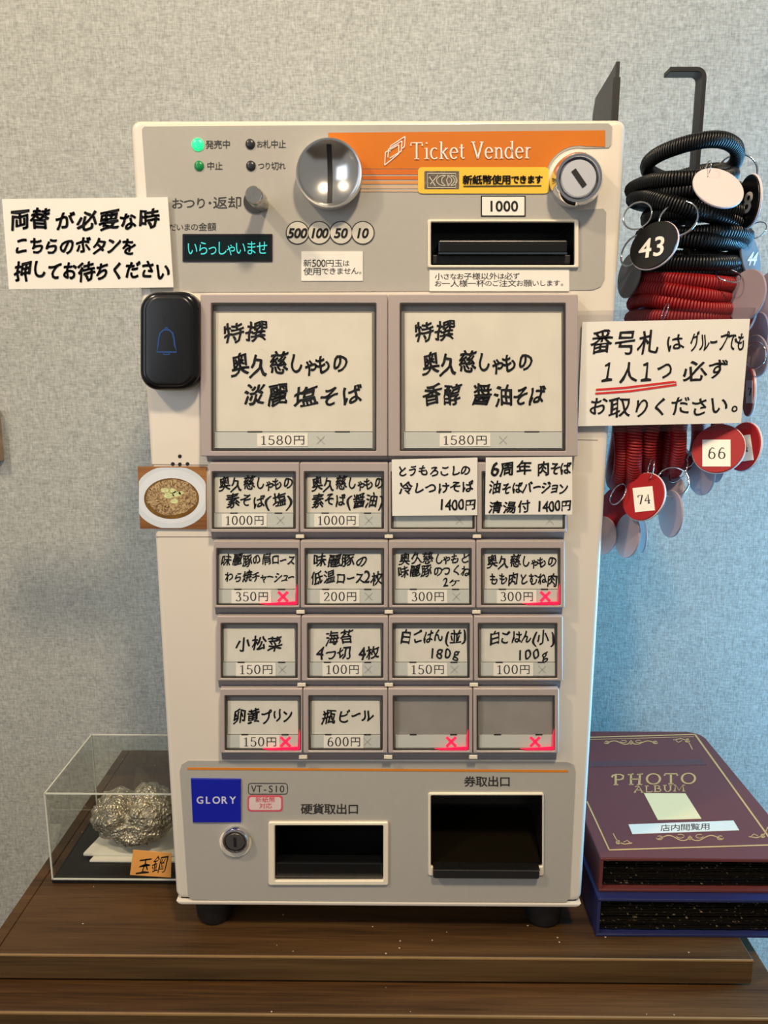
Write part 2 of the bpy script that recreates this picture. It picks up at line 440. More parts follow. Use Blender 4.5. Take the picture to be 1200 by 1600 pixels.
# ------------------------------------------------------------------ setting
TOP = 0.890
WALLY = T(230, 1171, TOP).y
bm = NB(); box(bm, (-2.2, WALLY, 0), (2.2, WALLY+0.1, 2.6))
props(obj('wall_back', bm, wallpaper()), 'grey woven-textured wallpaper wall behind the ticket machine', kind='structure')
bm = NB(); box(bm, (-2.2, -2.4, -0.05), (2.2, WALLY+0.1, 0))
props(obj('floor', bm, wood('floor_wood', (70, 58, 48), (110, 92, 74), dust=False)), kind='structure')

WOODT = wood('walnut_top', (50, 34, 18), (96, 68, 38))
WOODL = wood('walnut_ledge', (54, 35, 17), (104, 71, 38), sx=2.2, seed=3.1)
EDGE = wood('walnut_edge', (66, 48, 26), (98, 74, 44), sx=4, seed=1.7, dust=False)
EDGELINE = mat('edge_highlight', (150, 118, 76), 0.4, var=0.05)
fy = T(600, 1496, TOP).y; lx = (T(0, 1447, TOP).x+T(77, 1340, TOP).x)/2; rx = T(1165, 1480, TOP).x; th = 0.0235
t = thing('counter_board', (0, fy, TOP-th), 'loose dark walnut board lying under the ticket machine and albums', 'board')
bm = NB(); box(bm, (lx+0.011, fy+0.0012, TOP-th), (rx, WALLY-0.002, TOP), 0.0006, 1); obj('board_top', bm, WOODT, t)
bm = NB(); box(bm, (lx, fy+0.0012, TOP-th), (lx+0.0105, WALLY-0.002, TOP), 0.0006, 1); obj('side_edging', bm, WOODT, t)
bm = NB(); box(bm, (lx, fy, TOP-th), (rx, fy+0.0011, TOP-0.0012)); obj('front_edging', bm, EDGE, t)
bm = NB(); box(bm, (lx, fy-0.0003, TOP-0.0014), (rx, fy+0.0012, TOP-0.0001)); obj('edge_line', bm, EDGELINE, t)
CT = TOP-th-0.003
fy2 = T(600, 1587, CT).y; rx2 = T(1193, 1505, CT).x
t = thing('cabinet', (0, fy2, 0), 'dark walnut cabinet whose top shows below the loose board', 'cabinet')
bm = NB(); box(bm, (lx-0.015, fy2+0.0015, CT-0.03), (rx2, WALLY-0.002, CT), 0.0008, 1); obj('cabinet_top', bm, WOODL, t)
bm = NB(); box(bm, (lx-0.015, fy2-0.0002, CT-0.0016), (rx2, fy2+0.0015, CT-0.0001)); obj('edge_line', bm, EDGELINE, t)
bm = NB(); box(bm, (lx-0.015, fy2, CT-0.03), (rx2, fy2+0.0014, CT-0.0018)); obj('front_edging', bm, EDGE, t)
bm = NB(); box(bm, (lx-0.008, fy2+0.012, 0.001), (rx2-0.007, WALLY-0.002, CT-0.0305)); obj('cabinet_body', bm, WOODL, t)
for sx in (-1, 1):
    cx = (rx2-0.352)/2
    bm = NB(); box(bm, (cx+(0.002 if sx > 0 else -0.335), fy2-0.004, 0.06), (cx+(0.335 if sx > 0 else -0.002), fy2+0.0118, CT-0.035), 0.001, 1)
    dr = obj('door', bm, WOODL, t)
    bm = NB(); tube(bm, [Vector((cx+sx*0.03, fy2-0.02, 0.55)), Vector((cx+sx*0.03, fy2-0.02, 0.67))], 0.004, 8)
    for z in (0.56, 0.66): tube(bm, [Vector((cx+sx*0.03, fy2-0.02, z)), Vector((cx+sx*0.03, fy2-0.003, z))], 0.003, 8)
    h = obj('door_handle', bm, STEEL, dr)
for (y, x) in ((-0.0, 0.01),): pass
# two low runners that carry the board off the cabinet
for xx in (-0.30, rx-0.03):
    bm = NB(); box(bm, (xx, fy+0.02, CT+0.0002), (xx+0.022, WALLY-0.02, TOP-th-0.0002))
    obj('runner', bm, MATBLK, bpy.data.objects['counter_board'])

# picture frame on the wall at the far left (only its edge shows)
a = P(-60, 640, -(WALLY-0.018)); b = P(-4, 722, -(WALLY-0.018))
t = thing('picture_frame', (a.x, WALLY-0.001, b.z), 'edge of a small brown wooden frame hung on the wall far left', 'frame')
bm = NB()
o_ = rrect(a.x, b.z, b.x, a.z, 0.001, 2); i_ = rrect(a.x+.008, b.z+.008, b.x-.008, a.z-.008, 0.001, 2)
frame(bm, o_, i_, WALLY-0.0008, WALLY-0.018, bev=0.001); obj('frame_moulding', bm, wood('oak', (120, 78, 44), (160, 110, 66), dust=False), t)
bm = NB(); loft(bm, i_, WALLY-0.001, WALLY-0.008); obj('backing', bm, PAPER, t)

# ------------------------------------------------------------------ ticket machine
MB = 0.922; H = 0.6457; W2 = 0.18; DEP = 0.25
M0 = thing('ticket_vending_machine', (0, 0.12, TOP), 'cream and grey ticket vending machine with rows of menu buttons', 'vending machine')
# hollows
BILL = prect(673, 348, 897, 415, 2, 0, 2); COIN = prect(430, 1287, 599, 1373, 2, 0, 2); TICK = prect(673, 1241, 847, 1352, 2, 0, 2)
cutters = []
for c in (BILL, COIN, TICK):
    bm = NB(); loft(bm, c, 0.07, -0.02); cutters.append(obj('cutter', bm, INK))
zb = P(600, 1408, 0).z
bm = NB(); loft(bm, rrect(-W2, zb+0.0008, W2, MB+H, 0.007, 5), DEP, 0.0, 0.004, 4)
body = obj('body', bm, CREAM, M0)
cut(body, cutters)
body.data.polygons.foreach_set('use_smooth', [True]*len(body.data.polygons)); body.data.set_sharp_from_angle(angle=math.radians(35))
bm = NB(); loft(bm, [(-W2+.0005, zb-.0006), (-W2+.0008, MB+.003), (-W2+.002, MB+.0012), (-W2+.005, MB), (W2-.005, MB), (W2-.002, MB+.0012), (W2-.0008, MB+.003), (W2-.0005, zb-.0006)], DEP-0.004, -0.0012, 0.0008, 2)
obj('bottom_lip', bm, CREAM, M0, smooth=35)
bm = NB(); box(bm, (-W2+0.004, 0.003, zb-0.0008), (W2-0.004, DEP-0.01, zb+0.001)); obj('seam_gasket', bm, MATBLK, M0)
for x, y in ((-0.152, 0.026), (0.152, 0.026), (-0.150, 0.215), (0.150, 0.215)):
    bm = NB()
    prof = [(0, MB+0.002), (0.018, MB+0.002), (0.018, MB-0.012), (0.0165, TOP+0.004), (0.014, TOP+0.0002), (0, TOP+0.0002)]
    rings = []
    for r, z in prof:
        rings.append([bm.verts.new((x, y, z))] if r == 0 else [bm.verts.new((x+r*math.cos(2*PI*k/28), y+r*math.sin(2*PI*k/28), z)) for k in range(28)])
    for A, B in zip(rings[:-1], rings[1:]):
        for i in range(28):
            j = (i+1) % 28
            if len(A) == 1: bm.faces.new((A[0], B[i], B[j]))
            elif len(B) == 1: bm.faces.new((A[i], A[j], B[0]))
            else: bm.faces.new((A[i], A[j], B[j], B[i]))
    obj('foot', bm, MATBLK, M0, smooth=40)

# upper grey control panel, notched round the lock
def arcpx(cx, cy, r, a0, a1, n): return [(cx+r*math.cos(math.radians(a0+(a1-a0)*k/n)), cy-r*math.sin(math.radians(a0+(a1-a0)*k/n))) for k in range(n+1)]
up = [(222, 202), (226, 198), (950, 193), (956, 198), (955, 226), (951, 231)] + arcpx(904, 280, 49, 78, 282, 16)[0:] + [(942, 326), (947, 332), (944, 436), (938, 448), (926, 453), (600, 455), (235, 457), (229, 300)]
bm = NB(); flat(bm, pquad(up, 0), 0.0006, 0.0012); pan = obj('upper_control_panel', bm, GREYP, M0)
lo = [(281, 1205), (284, 1194), (294, 1188), (700, 1190), (885, 1190), (896, 1194), (899, 1206), (890, 1402), (884, 1409), (600, 1409), (300, 1405), (294, 1400)]
bm = NB(); flat(bm, pquad(lo, 0), 0.0006, 0.0012); pan2 = obj('lower_panel', bm, GREYP, M0)
cut(pan, cutters); cut(pan2, cutters)
for c in cutters: bpy.data.objects.remove(c)
# seams in the front skin
for name, x0, y0, x1, y1 in (('front_seam', 244, 838, 345, 838), ('front_seam', 233, 725, 325, 726), ('front_seam', 892, 686, 934, 687)):
    bm = NB(); flat(bm, pquad([(x0, y0), (x1, y1), (x1, y1+1.6), (x0, y0+1.6)]), 0.0001, 0.001); obj(name, bm, mat('seam_shadow_line', (150, 142, 134), 0.7, var=0), M0)

# orange print + bands
m1 = mat('orange_band_pale', (214, 146, 84), 0.4, var=0, coat=.3); m2 = mat('orange_band_paler', (204, 172, 142), 0.4, var=0, coat=.3); m3 = mat('orange_band_deep', (208, 106, 24), 0.4, var=0, coat=.3)
band = [(513, 208), (945, 204), (945, 230)] + arcpx(904, 280, 52, 78, 172, 10) + [(852, 264), (513, 264)]
bm = NB(); flat(bm, pquad(band), 0.0009, 0.0004); ob = obj('orange_band', bm, ORANGE, M0)
for (ya, yb_, mm) in ((265, 273, m3), (275.5, 281, m3), (283.5, 288, m1), (290.5, 295, m2), (297, 300, m2)):
    bm = NB(); flat(bm, pquad([(555, ya), (853, ya), (853, yb_), (560, yb_)]), 0.0009, 0.0004); obj('orange_stripe', bm, mm, M0)
bm = NB(); MM = lambda x, y: P(x, y, 0.0016)
pen(bm, 'Ticket', 641, 248, 727, 247, 25, MM, .105, .04, .045)
pen(bm, 'Vender', 735, 247, 832, 247, 25, MM, .105, .04, .045)
for q in ([(601, 258), (602, 238), (623, 226), (623, 240), (601, 258)], [(606, 246), (607, 233), (628, 220), (627, 236), (609, 247)], [(609, 237), (610, 228), (633, 213), (632, 229), (627, 233)]):
    for a_, b_ in zip(q[:-1], q[1:]): line2(bm, [a_, b_], MM, 1.5)
obj('white_lettering', bm, WHITEINK, M0, recalc=False)
# yellow label
bm = NB(); flat(bm, prect(653, 262, 857, 303, 6), 0.0013, 0.0005); yl = obj('yellow_label', bm, mat('yellow_label', (236, 192, 62), .4, var=0), M0)
bm = NB(); flat(bm, prect(663, 268, 717, 296, 1), 0.0015, 0.0003); obj('banknote_print', bm, mat('note_print', (104, 96, 86), .6, var=.35, vscale=900), yl)
bm = NB(); MM = lambda x, y: P(x, y, 0.0018)
for k in range(3): line2(bm, E_(694+k*6, 282, 12-2*k, 8, 0, 360, 18), MM, 1.2)
line2(bm, [(668, 271), (712, 271), (712, 293), (668, 293), (668, 271)], MM, 1.3); line2(bm, [(671, 276), (680, 290)], MM, 1.4); line2(bm, [(672, 288), (684, 274)], MM, 1.2)
obj('note_lines', bm, mat('note_light', (206, 198, 178), .6, var=0), yl, recalc=False)
bm = NB(); text(bm, '新紙幣使用できます', 723, 281, 848, 280, 15, MM, off=.02); line2(bm, [(724, 291), (846, 290)], MM, 1.6)
obj('label_lettering', bm, INK, yl, recalc=False)
# 1000 plate
bm = NB(); flat(bm, prect(751, 306, 821, 339, 1), 0.0009, 0.0004); pl = obj('value_plate', bm, INK, M0)
bm = NB(); flat(bm, prect(753, 308, 819, 337, 1), 0.0012, 0.0002); obj('value_plate_face', bm, PAPER, pl)
lettering('value_lettering', [('1000', 762, 322, 810, 322, 17)], 0.0014, INK, pl, off=.02)
# bill slot
CR2 = mat('cream_plastic', (236, 226, 204), 0.35, var=0)
bm = NB(); frame(bm, prect(668, 344, 903, 419, 3, 0, 3), prect(673, 348, 897, 415, 2, 0, 3), -0.0006, -0.0030, 0.006, bev=.0006)
bs = obj('bill_slot_frame', bm, CR2, M0)
def liner(c, depth, m, parent, name='recess'):
    bm = NB(); cc = inset(c, 0.0001)
    A = [bm.verts.new((x, 0.0005, z)) for x, z in cc]; B = [bm.verts.new((x, depth, z)) for x, z in cc]
    n = len(cc)
    for i in range(n): bm.faces.new((A[i], A[(i+1) % n], B[(i+1) % n], B[i]))
    bm.faces.new(B); return obj(name, bm, m, parent, recalc=False)
liner(BILL, 0.05, BLACKP, bs)
A = P(685, 372, 0); B = P(886, 385, 0)
bm = NB(); box(bm, (A.x, -0.001, P(0, 395).z), (B.x, 0.045, P(0, 376).z), .001); obj('bill_guide', bm, BLACKP, bs)
bm = NB(); box(bm, (A.x-.004, 0.004, P(0, 412).z), (B.x+.004, 0.045, P(0, 397).z), .001); obj('bill_tray', bm, MATBLK, bs)
bm = NB(); box(bm, (A.x, -0.0016, P(0, 397.5).z), (B.x, 0.002, P(0, 395).z)); obj('guide_lip', bm, mat('blue_black_plastic', (52, 62, 74), .12, var=0), bs)
# printed notice under the slot
bm = NB(); flat(bm, prect(671, 421, 889, 455, .2), 0.0012, 0.0005); nt_ = obj('printed_notice', bm, PAPER, M0)
lettering('notice_lettering', [('小さなお子様以外は必ず', 679, 432, 812, 431, 11.5), ('お一人様一杯のご注文お願いします。', 679, 443, 881, 442, 11.5)], 0.0014, INK, nt_)
bm = NB(); flat(bm, prect(471, 393, 567, 439, .2), 0.0012, 0.0005); nt_ = obj('printed_notice', bm, PAPER, M0)
bm = NB(); MM = lambda x, y: P(x, y, .0014)
text(bm, '新500円玉は', 474, 411, 546, 411, 12, MM); text(bm, '使用できません。', 474, 424, 566, 423, 12.5, MM)
obj('notice_lettering', bm, INK, nt_, recalc=False)
# lock upper right
def lock(cx, cy, r, dd, dark, parent, keyang):
    c = P(cx, cy, dd); R = prad(cx, cy, r, dd)
    bm = NB(); lathe(bm, c, [(R*1.0, 0.0), (R*1.02, -dd*.55), (R*.99, -dd*.8), (R*.9, -dd), (R*.80, -dd), (R*.75, -dd*.85), (R*.74, -dd*.6), (0, -dd*.6)])
    b_ = obj('lock_bezel', bm, CHROME, parent, smooth=50)
    bm = NB(); lathe(bm, c, [(R*.70, -dd*.55), (R*.70, -dd*.88), (R*.66, -dd*.95), (0, -dd*.95)]); obj('lock_cylinder', bm, mat('lock_dark' if dark else 'lock_face', (96, 94, 92) if dark else (200, 204, 212), .4, .6 if dark else .35, var=0), b_, smooth=30)
    bm = NB(); s = Matrix.Rotation(keyang, 4, 'Y')
    box(bm, (-R*.10, -0.0003, -R*.38), (R*.10, 0.0003, R*.38))
    for v in bm.verts: v.co = s @ v.co + Vector((c.x, -dd*.95-.0002, c.z))
    obj('keyhole', bm, INK, b_)
lock(905, 278, 40, 0.016, False, M0, math.radians(-38))
c = P(368, 1316, 0.0); bm = NB(); lathe(bm, c, [(prad(368, 1316, 25, 0), -0.0006), (prad(368, 1316, 24, 0), -0.0016), (0, -0.0016)]); obj('lock_washer', bm, CR2, M0, smooth=40)
lock(367, 1316, 21, 0.007, True, M0, math.radians(0))
# coin entry dish
dd = 0.013; c = P(514, 270, dd); R = prad(514, 270, 51, dd)
bm = NB(); prof = [(R*1.0, -0.0003), (R*1.03, -dd*.6), (R*1.03, -dd*.85), (R*1.0, -dd), (R*.95, -dd*.98)]
for k in range(9):
    t_ = k/8; prof.append((R*.93*(1-t_)+0.0, -dd*.92+dd*.72*(1-(1-t_)**2)))
lathe(bm, c, prof, 64); cdish = obj('coin_entry_dish', bm, mat('dish_steel', (228, 226, 222), .2, 1.0, var=0), M0, smooth=40)
bm = NB(); L_ = []
for k in range(-12, 13):
    t_ = 1-abs(k)/12*.9; rr_ = R*.93*(1-t_); y_ = -dd*.92+dd*.72*(1-(1-t_)**2)-.0003
    L_.append([bm.verts.new((c.x+sx_*.0018, y_, c.z+(rr_ if k > 0 else -rr_))) for sx_ in (-1, 1)])
for a_, b_ in zip(L_[:-1], L_[1:]): bm.faces.new((a_[0], a_[1], b_[1], b_[0]))
obj('coin_slot', bm, INK, cdish)
# coin value discs
bm = NB(); bm2 = NB()
for i, px in enumerate((465, 499, 533, 567)):
    q = [(px+18.5*math.cos(a*PI/14), 364+18.5*math.sin(a*PI/14)) for a in range(28)]; flat(bm, pquad(q), 0.0009+i*.00005, 0.0003)
    q = [(px+16.8*math.cos(a*PI/14), 364+16.8*math.sin(a*PI/14)) for a in range(28)]; flat(bm2, pquad(q), 0.0010+i*.00005, 0.0001)
cv = obj('coin_value_rings', bm, INKG, M0); obj('coin_value_discs', bm2, mat('disc_print', (205, 200, 186), .4, var=0), cv)
bm = NB(); MM = lambda x, y: P(x, y, .0014)
for s, px, hw in (('500', 465, 15), ('100', 499, 14), ('50', 533, 10.5), ('10', 566, 10)): text(bm, s, px-hw, 364, px+hw, 364, 15.5, MM, off=.025, shear=.2)
obj('coin_value_lettering', bm, INK, cv, recalc=False)
# display
bm = NB(); frame(bm, prect(286, 366, 426, 409, 1, 0, 2), prect(290, 369, 422, 406, 1, 0, 2), -0.0006, -0.0014); ds = obj('display_surround', bm, BLACKP, M0)
bm = NB(); flat(bm, prect(289, 368, 423, 407, 1), 0.0010, 0.0003); obj('display_screen', bm, mat('screen', (8, 22, 24), .15, var=0, emit=(8, 40, 40), es=.15), ds)
lettering('display_lettering', [('いらっしゃいませ', 292, 388, 418, 387, 26)], 0.0012, mat('teal_glow', (20, 80, 80), .5, var=0, emit=(70, 226, 214), es=1.0), ds)
# small prints
bm = NB(); MM = lambda x, y: P(x, y, .0009)
text(bm, '発売中', 321, 226, 360, 225, 14, MM, .004); text(bm, '中止', 323, 259, 348, 259, 13.5, MM, .004)
text(bm, 'お札中止', 401, 225, 447, 225, 13.5, MM, .004); text(bm, 'つり切れ', 403, 259, 446, 259, 13.5, MM, .004)
text(bm, 'おつり・返却', 268, 318, 378, 316, 20, MM, .004)
obj('panel_lettering', bm, INKG, M0, recalc=False)
for a_ in (('ただいまの金額', 252, 355, 338, 354, 13.5, MM), ('券取出口', 725, 1221, 798, 1221, 17, MM, .01), ('硬貨取出口', 470, 1264, 561, 1264, 17, MM, .01)):
    bm = NB(); text(bm, *a_); obj('panel_lettering', bm, INKG, M0, recalc=False)
def led(px, py, r, m, lab):
    c = P(px, py, 0.001); R = prad(px, py, r, 0.001); bm = NB()
    lathe(bm, c, [(R, -0.0005), (R, -.0012), (R*.8, -.0020), (R*.4, -.0024), (0, -.0025)], 24); o = obj('indicator_lamp', bm, m, M0, smooth=True); o['label'] = lab
led(309, 226, 9.5, mat('led_green_lit', (40, 220, 120), .3, var=0, emit=(30, 235, 130), es=1.3), 'lit bright green lamp')
led(311, 259, 7.5, mat('led_green_dim', (18, 120, 60), .3, var=0, emit=(10, 120, 60), es=.35), 'dim green lamp')
led(391, 225, 7.5, mat('led_off', (44, 46, 48), .3, var=0), 'dark unlit lamp'); led(392, 259, 7.5, MATS['led_off'], 'dark unlit lamp')
# return lever
c = P(399, 316, 0.0); e = P(397, 305, 0.022)
bm = NB(); lathe(bm, P(399, 315, 0.0), [(0.0085, -.0006), (.0085, -.0015), (0, -.0015)], 32); obj('lever_collar', bm, mat('dark_nickel', (110, 106, 100), .3, 1, var=0), M0, smooth=40)
Rk = prad(396, 304, 13.5, 0.034); bm = NB(); cc = P(396, 304, 0.036)
lathe(bm, cc, [(Rk*.85, 0), (Rk*.85, -.018), (Rk, -.0195), (Rk, -.035), (Rk*.9, -.036), (0, -.036)], 40); obj('return_lever', bm, STEEL, M0, smooth=40)

# lower panel prints and openings
bm = NB(); flat(bm, pquad([(293, 1198.5), (887, 1202.5), (887, 1206), (293, 1202)]), .0009, .0004); obj('orange_line', bm, mat('orange_line', (214, 132, 42), .4, var=0), M0)
bm = NB(); loft(bm, pquad([(299, 1215), (377, 1216), (377, 1283), (302, 1283)]), -.0005, -.0022, .0005, 2); lg = obj('brand_plate', bm, mat('logo_blue', (16, 30, 168), .3, var=0, coat=.3), M0)
bm = NB(); MM = lambda x, y: P(x, y, .0024)
text(bm, 'GLORY', 306, 1250, 370, 1250, 11.5, MM, .02, fit=1.0); obj('brand_lettering', bm, mat('brand_white', (225, 228, 250), .5, var=0), lg, recalc=False)
bm = NB(); MM = lambda x, y: P(x, y, .0009)
line2(bm, [tuple(p) for p in rrect(388, 1224, 449, 1241, 4, 3)]+[(449-.0, 1237)], MM, 1.1)
text(bm, 'VT-S10', 392, 1232.5, 445, 1232.5, 11.5, MM); obj('model_lettering', bm, INKG, M0, recalc=False)
bm = NB(); flat(bm, prect(387, 1242, 442, 1267, 5), .0009, .0003); rb = obj('red_badge', bm, mat('badge_red', (214, 84, 104), .5, var=0), M0)
bm = NB(); flat(bm, prect(389.5, 1244.5, 439.5, 1264.5, 4), .0010, .0001); obj('badge_face', bm, mat('badge_face', (226, 204, 200), .5, var=0), rb)
bm = NB(); MM = lambda x, y: P(x, y, .0012)
text(bm, '新紙幣', 399, 1249.5, 430, 1249.5, 9, MM); text(bm, '対応', 405, 1259, 425, 1259, 9, MM); obj('badge_lettering', bm, mat('badge_red2', (214, 70, 90), .5, var=0), rb, recalc=False)
bm = NB(); frame(bm, prect(420, 1282, 607, 1380, 3, 0, 3), prect(430, 1287, 599, 1373, 2, 0, 3), -.0005, -.0030, .006, bev=.0007); cf = obj('coin_outlet_frame', bm, CR2, M0, smooth=30)
liner(COIN, .055, DARKREC, cf)
a = P(431, 1368, 0); b = P(598, 1362, 0)
bm = NB(); box(bm, (a.x, -.001, P(0, 1367).z), (b.x, .0005, P(0, 1364).z)); obj('chrome_edge', bm, STEEL, cf)
bm = NB(); box(bm, (a.x, .0005, P(0, 1372).z), (b.x, .012, P(0, 1345).z), .0015); obj('coin_flap', bm, BLACKP, cf)
bm = NB(); frame(bm, prect(669, 1237, 849, 1366, 3, 0, 3), prect(673, 1241, 847, 1352, 2, 0, 3), -.0005, -.0022, .006, bev=.0006); tf = obj('ticket_outlet_frame', bm, CR2, M0, smooth=30)
liner(TICK, .06, DARKREC, tf)
bm = NB(); a = P(676, 1364, 0); b = P(841, 1352, 0)
loft(bm, rrect(a.x, a.z, b.x, b.z, .002, 3), 0.0, -.0075, .0008, 2); obj('tray_lip', bm, MATBLK, tf)
bm = NB(); box(bm, (a.x, -.0078, b.z-.0003), (b.x, .004, b.z+.0008)); obj('chrome_edge', bm, STEEL, tf)
bm = NB(); q0 = P(676, 1350, 0); q1 = P(845, 1350, 0)
v = [bm.verts.new(x) for x in ((q0.x, .002, q0.z), (q1.x, .002, q1.z), (q1.x, .055, q1.z+.018), (q0.x, .055, q0.z+.018), (q0.x, .055, q0.z-.001), (q1.x, .055, q0.z-.001))]
bm.faces.new(v[:4]); bm.faces.new((v[0], v[3], v[4])); bm.faces.new((v[1], v[5], v[2])); obj('outlet_chute', bm, mat('chute', (34, 29, 18), .22, .6, var=.03), tf)
# vent/speaker dots
bm = NB()
for x, y in ((281, 713), (270, 725), (281, 725.5), (293, 725)):
    q = [(x+3*math.cos(a*PI/6), y+3*math.sin(a*PI/6)) for a in range(12)]; flat(bm, pquad(q), .0002, .0004)
for s_ in [obj('speaker_holes', bm, INK, M0)]: s_['kind'] = 'stuff'

# ---- menu buttons
RED = mat('lit_red_cross', (220, 30, 60), .5, var=0, emit=(255, 40, 80), es=1.0)
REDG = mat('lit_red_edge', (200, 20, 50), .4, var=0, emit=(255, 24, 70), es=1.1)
BACKP = mat('button_back', (150, 146, 140), .5, var=.04, vscale=60)
BLK2 = mat('window_frame_dark', (58, 54, 48), .35, var=0)
GHOST = mat('ghost_cross', (182, 184, 176), .5, var=0)
DB = 0.010
def button(outer, win, name_lines, price, lit=False, paper=PAPERC, off=.014, big=False, label=None, nopaper=False, tilt=0, pricex=None):
    """outer/win: picture boxes (x0,y0,x1,y1) of the housing and the window"""
    o4 = prect(*outer, 1.5, DB, 2); w4 = prect(*win, 1.5, DB, 2)
    bm = NB(); frame(bm, o4, w4, 0.0, -DB, -DB+.0035, bev=.0006)
    hb = obj('menu_button', bm, MAUVE, M0, smooth=30)
    if label: hb['label'] = label
    # dark inner frame
    bm = NB(); wi = inset(w4, .0011); frame(bm, inset(w4, .0001), wi, -DB+.0030, -DB+.0004, bev=.0002); obj('window_frame', bm, BLK2, hb)
    # backing
    bm = NB(); loft(bm, inset(w4, .0002), -.001, -DB+.0042); obj('backing', bm, BACKP, hb)
    x0, y0, x1, y1 = win; b_ = 4 if not big else 6
    sh = 23 if not big else 27
    sy = y1-b_+1-sh if not big else 674
    dq = DB-.0035
    if not nopaper:
        tp = y0+(8 if not big else 15)
        q = [(x0+b_+1+(1 if tilt else 0), tp+tilt), (x1-b_-1, tp), (x1-b_, sy), (x0+b_+(2 if big else 1), sy)]
        bm = NB(); flat(bm, pquad(q, dq), dq, .0003); obj('menu_paper', bm, paper, hb)
        bm = NB()
        for l in name_lines: text(bm, l[0], l[1], l[2], l[3], l[4], l[5], lambda x, y: P(x, y, dq+.0003), off, 1.25)
        obj('handwriting', bm, INK, hb, recalc=False)
    # price strip
    bm = NB(); flat(bm, pquad([(x0+b_, sy+1), (x1-b_, sy+1), (x1-b_, y1-b_+1), (x0+b_, y1-b_+1)], dq), dq+.0004, .0006); obj('price_strip', bm, STRIP, hb)
    bm = NB()
    for xx in (x0+(x1-x0)*.22, x0+(x1-x0)*.75): flat(bm, pquad([(xx, sy-.5), (xx+(x1-x0)*.09, sy-.5), (xx+(x1-x0)*.09, sy+1.6), (xx, sy+1.6)], dq), dq+.0006, .0003)
    obj('clip_tabs', bm, INKG, hb)
    ym = (sy+y1-b_+1)/2+.5
    if price:
        nx = {4: 52, 5: 72}[len(price)] if not big else 70
        if len(price) == 5 and not big: nx = 60
        px = (x0+24 if len(price) == 4 else x0+16) if pricex is None else pricex
        lw = nx+ (10 if not big else 9)
        bm = NB(); flat(bm, pquad([(px, ym-10), (px+lw, ym-10.5), (px+lw, ym+9.5), (px, ym+10)], dq), dq+.0008, .0003); obj('price_label', bm, LABELP, hb)
        bm = NB(); pen(bm, price, px+5, ym+6.5, px+lw-5, ym+6, 14, lambda x, y: P(x, y, dq+.0010), 2.0/1, .9, .07) if False else pen(bm, price, px+5, ym+7, px+lw-4, ym+6.5, 13.5, lambda x, y: P(x, y, dq+.0010), *PW, .07)
        obj('price_lettering', bm, INKG, hb, recalc=False)
    cxx = (x0+114 if price or not big else x0+114)
    if nopaper: cxx = x0+91
    if lit and not nopaper: cxx = x0+100 if price else cxx
    if big: cxx = px+lw+20
    elif not nopaper: cxx = x1-24
    s = 6 if not lit else 7.5
    bm = NB()
    for a_, b__ in (((cxx-s, ym-s), (cxx+s, ym+s)), ((cxx-s, ym+s), (cxx+s, ym-s))): line2(bm, [a_, b__], lambda x, y: P(x, y, dq+.0007), 4.2 if lit else 1.1)
    obj('sold_out_cross', bm, RED if lit else GHOST, hb, recalc=False)
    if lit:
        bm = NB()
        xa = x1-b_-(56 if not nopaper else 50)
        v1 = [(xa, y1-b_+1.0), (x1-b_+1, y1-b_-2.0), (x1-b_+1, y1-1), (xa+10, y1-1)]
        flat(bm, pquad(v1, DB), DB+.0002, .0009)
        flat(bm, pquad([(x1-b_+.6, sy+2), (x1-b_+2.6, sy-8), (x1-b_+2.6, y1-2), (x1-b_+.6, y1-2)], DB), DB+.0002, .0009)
        obj('lit_edge', bm, REDG, hb)  # glowing wedge and strip stand in for red lamp light leaking out
        l = bpy.data.lights.new('sold_out_lamp', 'POINT'); l.energy = 0.02; l.color = (1, .04, .12); l.shadow_soft_size = .0015
        lo_ = bpy.data.objects.new('sold_out_lamp', l); COL.objects.link(lo_); lo_.parent = hb; lo_.location = P(x1-26, sy+2, dq+.0016)-M0.location
    # clear cover
    bm = NB(); loft(bm, inset(w4, .0012), -DB+.0009, -DB+.0005); obj('clear_window', bm, PANE, hb)
    return hb
# pen widths are given in picture pixels
PW = (1.9, .8)
# the serif pen works in picture pixels after mapping: rescale strokes once for all
def pen(bm, s, x0, y0, x1, y1, h, M, wv=.10, wh=.04, gap=.04):
    if wv < .5: wv *= h/.7; wh *= h/.7
    tot = sum((PEN[c][0]+gap) if c in PEN else (.92 if cjk(c) else .3) for c in s); acc = 0
    k = (x1-x0)/tot; sy = h/.7
    for c in s:
        if c == ' ': acc += .3; continue
        bx = x0+k*acc; by = y0+(y1-y0)*acc/tot
        if c not in PEN:
            vs, fs = glyph(c, 0.0); bv = [bm.verts.new(M(bx+v[0]*k*.92, by-(v[1]+.05)*sy*.84)) for v in vs]
            for f in fs: bm.faces.new([bv[i] for i in f])
            acc += .92; continue
        for st in PEN[c][1]: ribbon(bm, [(bx+u*k, by-v_*sy) for u, v_ in st], M, wv, wh)
        acc += PEN[c][0]+gap
# redo the machine title with the pixel pen
old = bpy.data.objects['white_lettering']; bpy.data.objects.remove(old)
bm = NB(); MM = lambda x, y: P(x, y, 0.0016)
pen(bm, 'Ticket', 641, 248.5, 728, 247.5, 26, MM, 2.7, 1.2, .045); pen(bm, 'Vender', 736, 247.5, 832, 247, 26, MM, 2.7, 1.2, .045)
for q in ([(601, 258), (602, 238), (623, 226), (623, 240), (601, 258)], [(606, 246), (607, 233), (628, 220), (627, 236), (609, 247)], [(609, 237), (610, 228), (633, 213), (632, 229), (627, 233)]):
    for a_, b_ in zip(q[:-1], q[1:]): line2(bm, [a_, b_], MM, 1.4)
obj('white_lettering', bm, WHITEINK, M0, recalc=False)

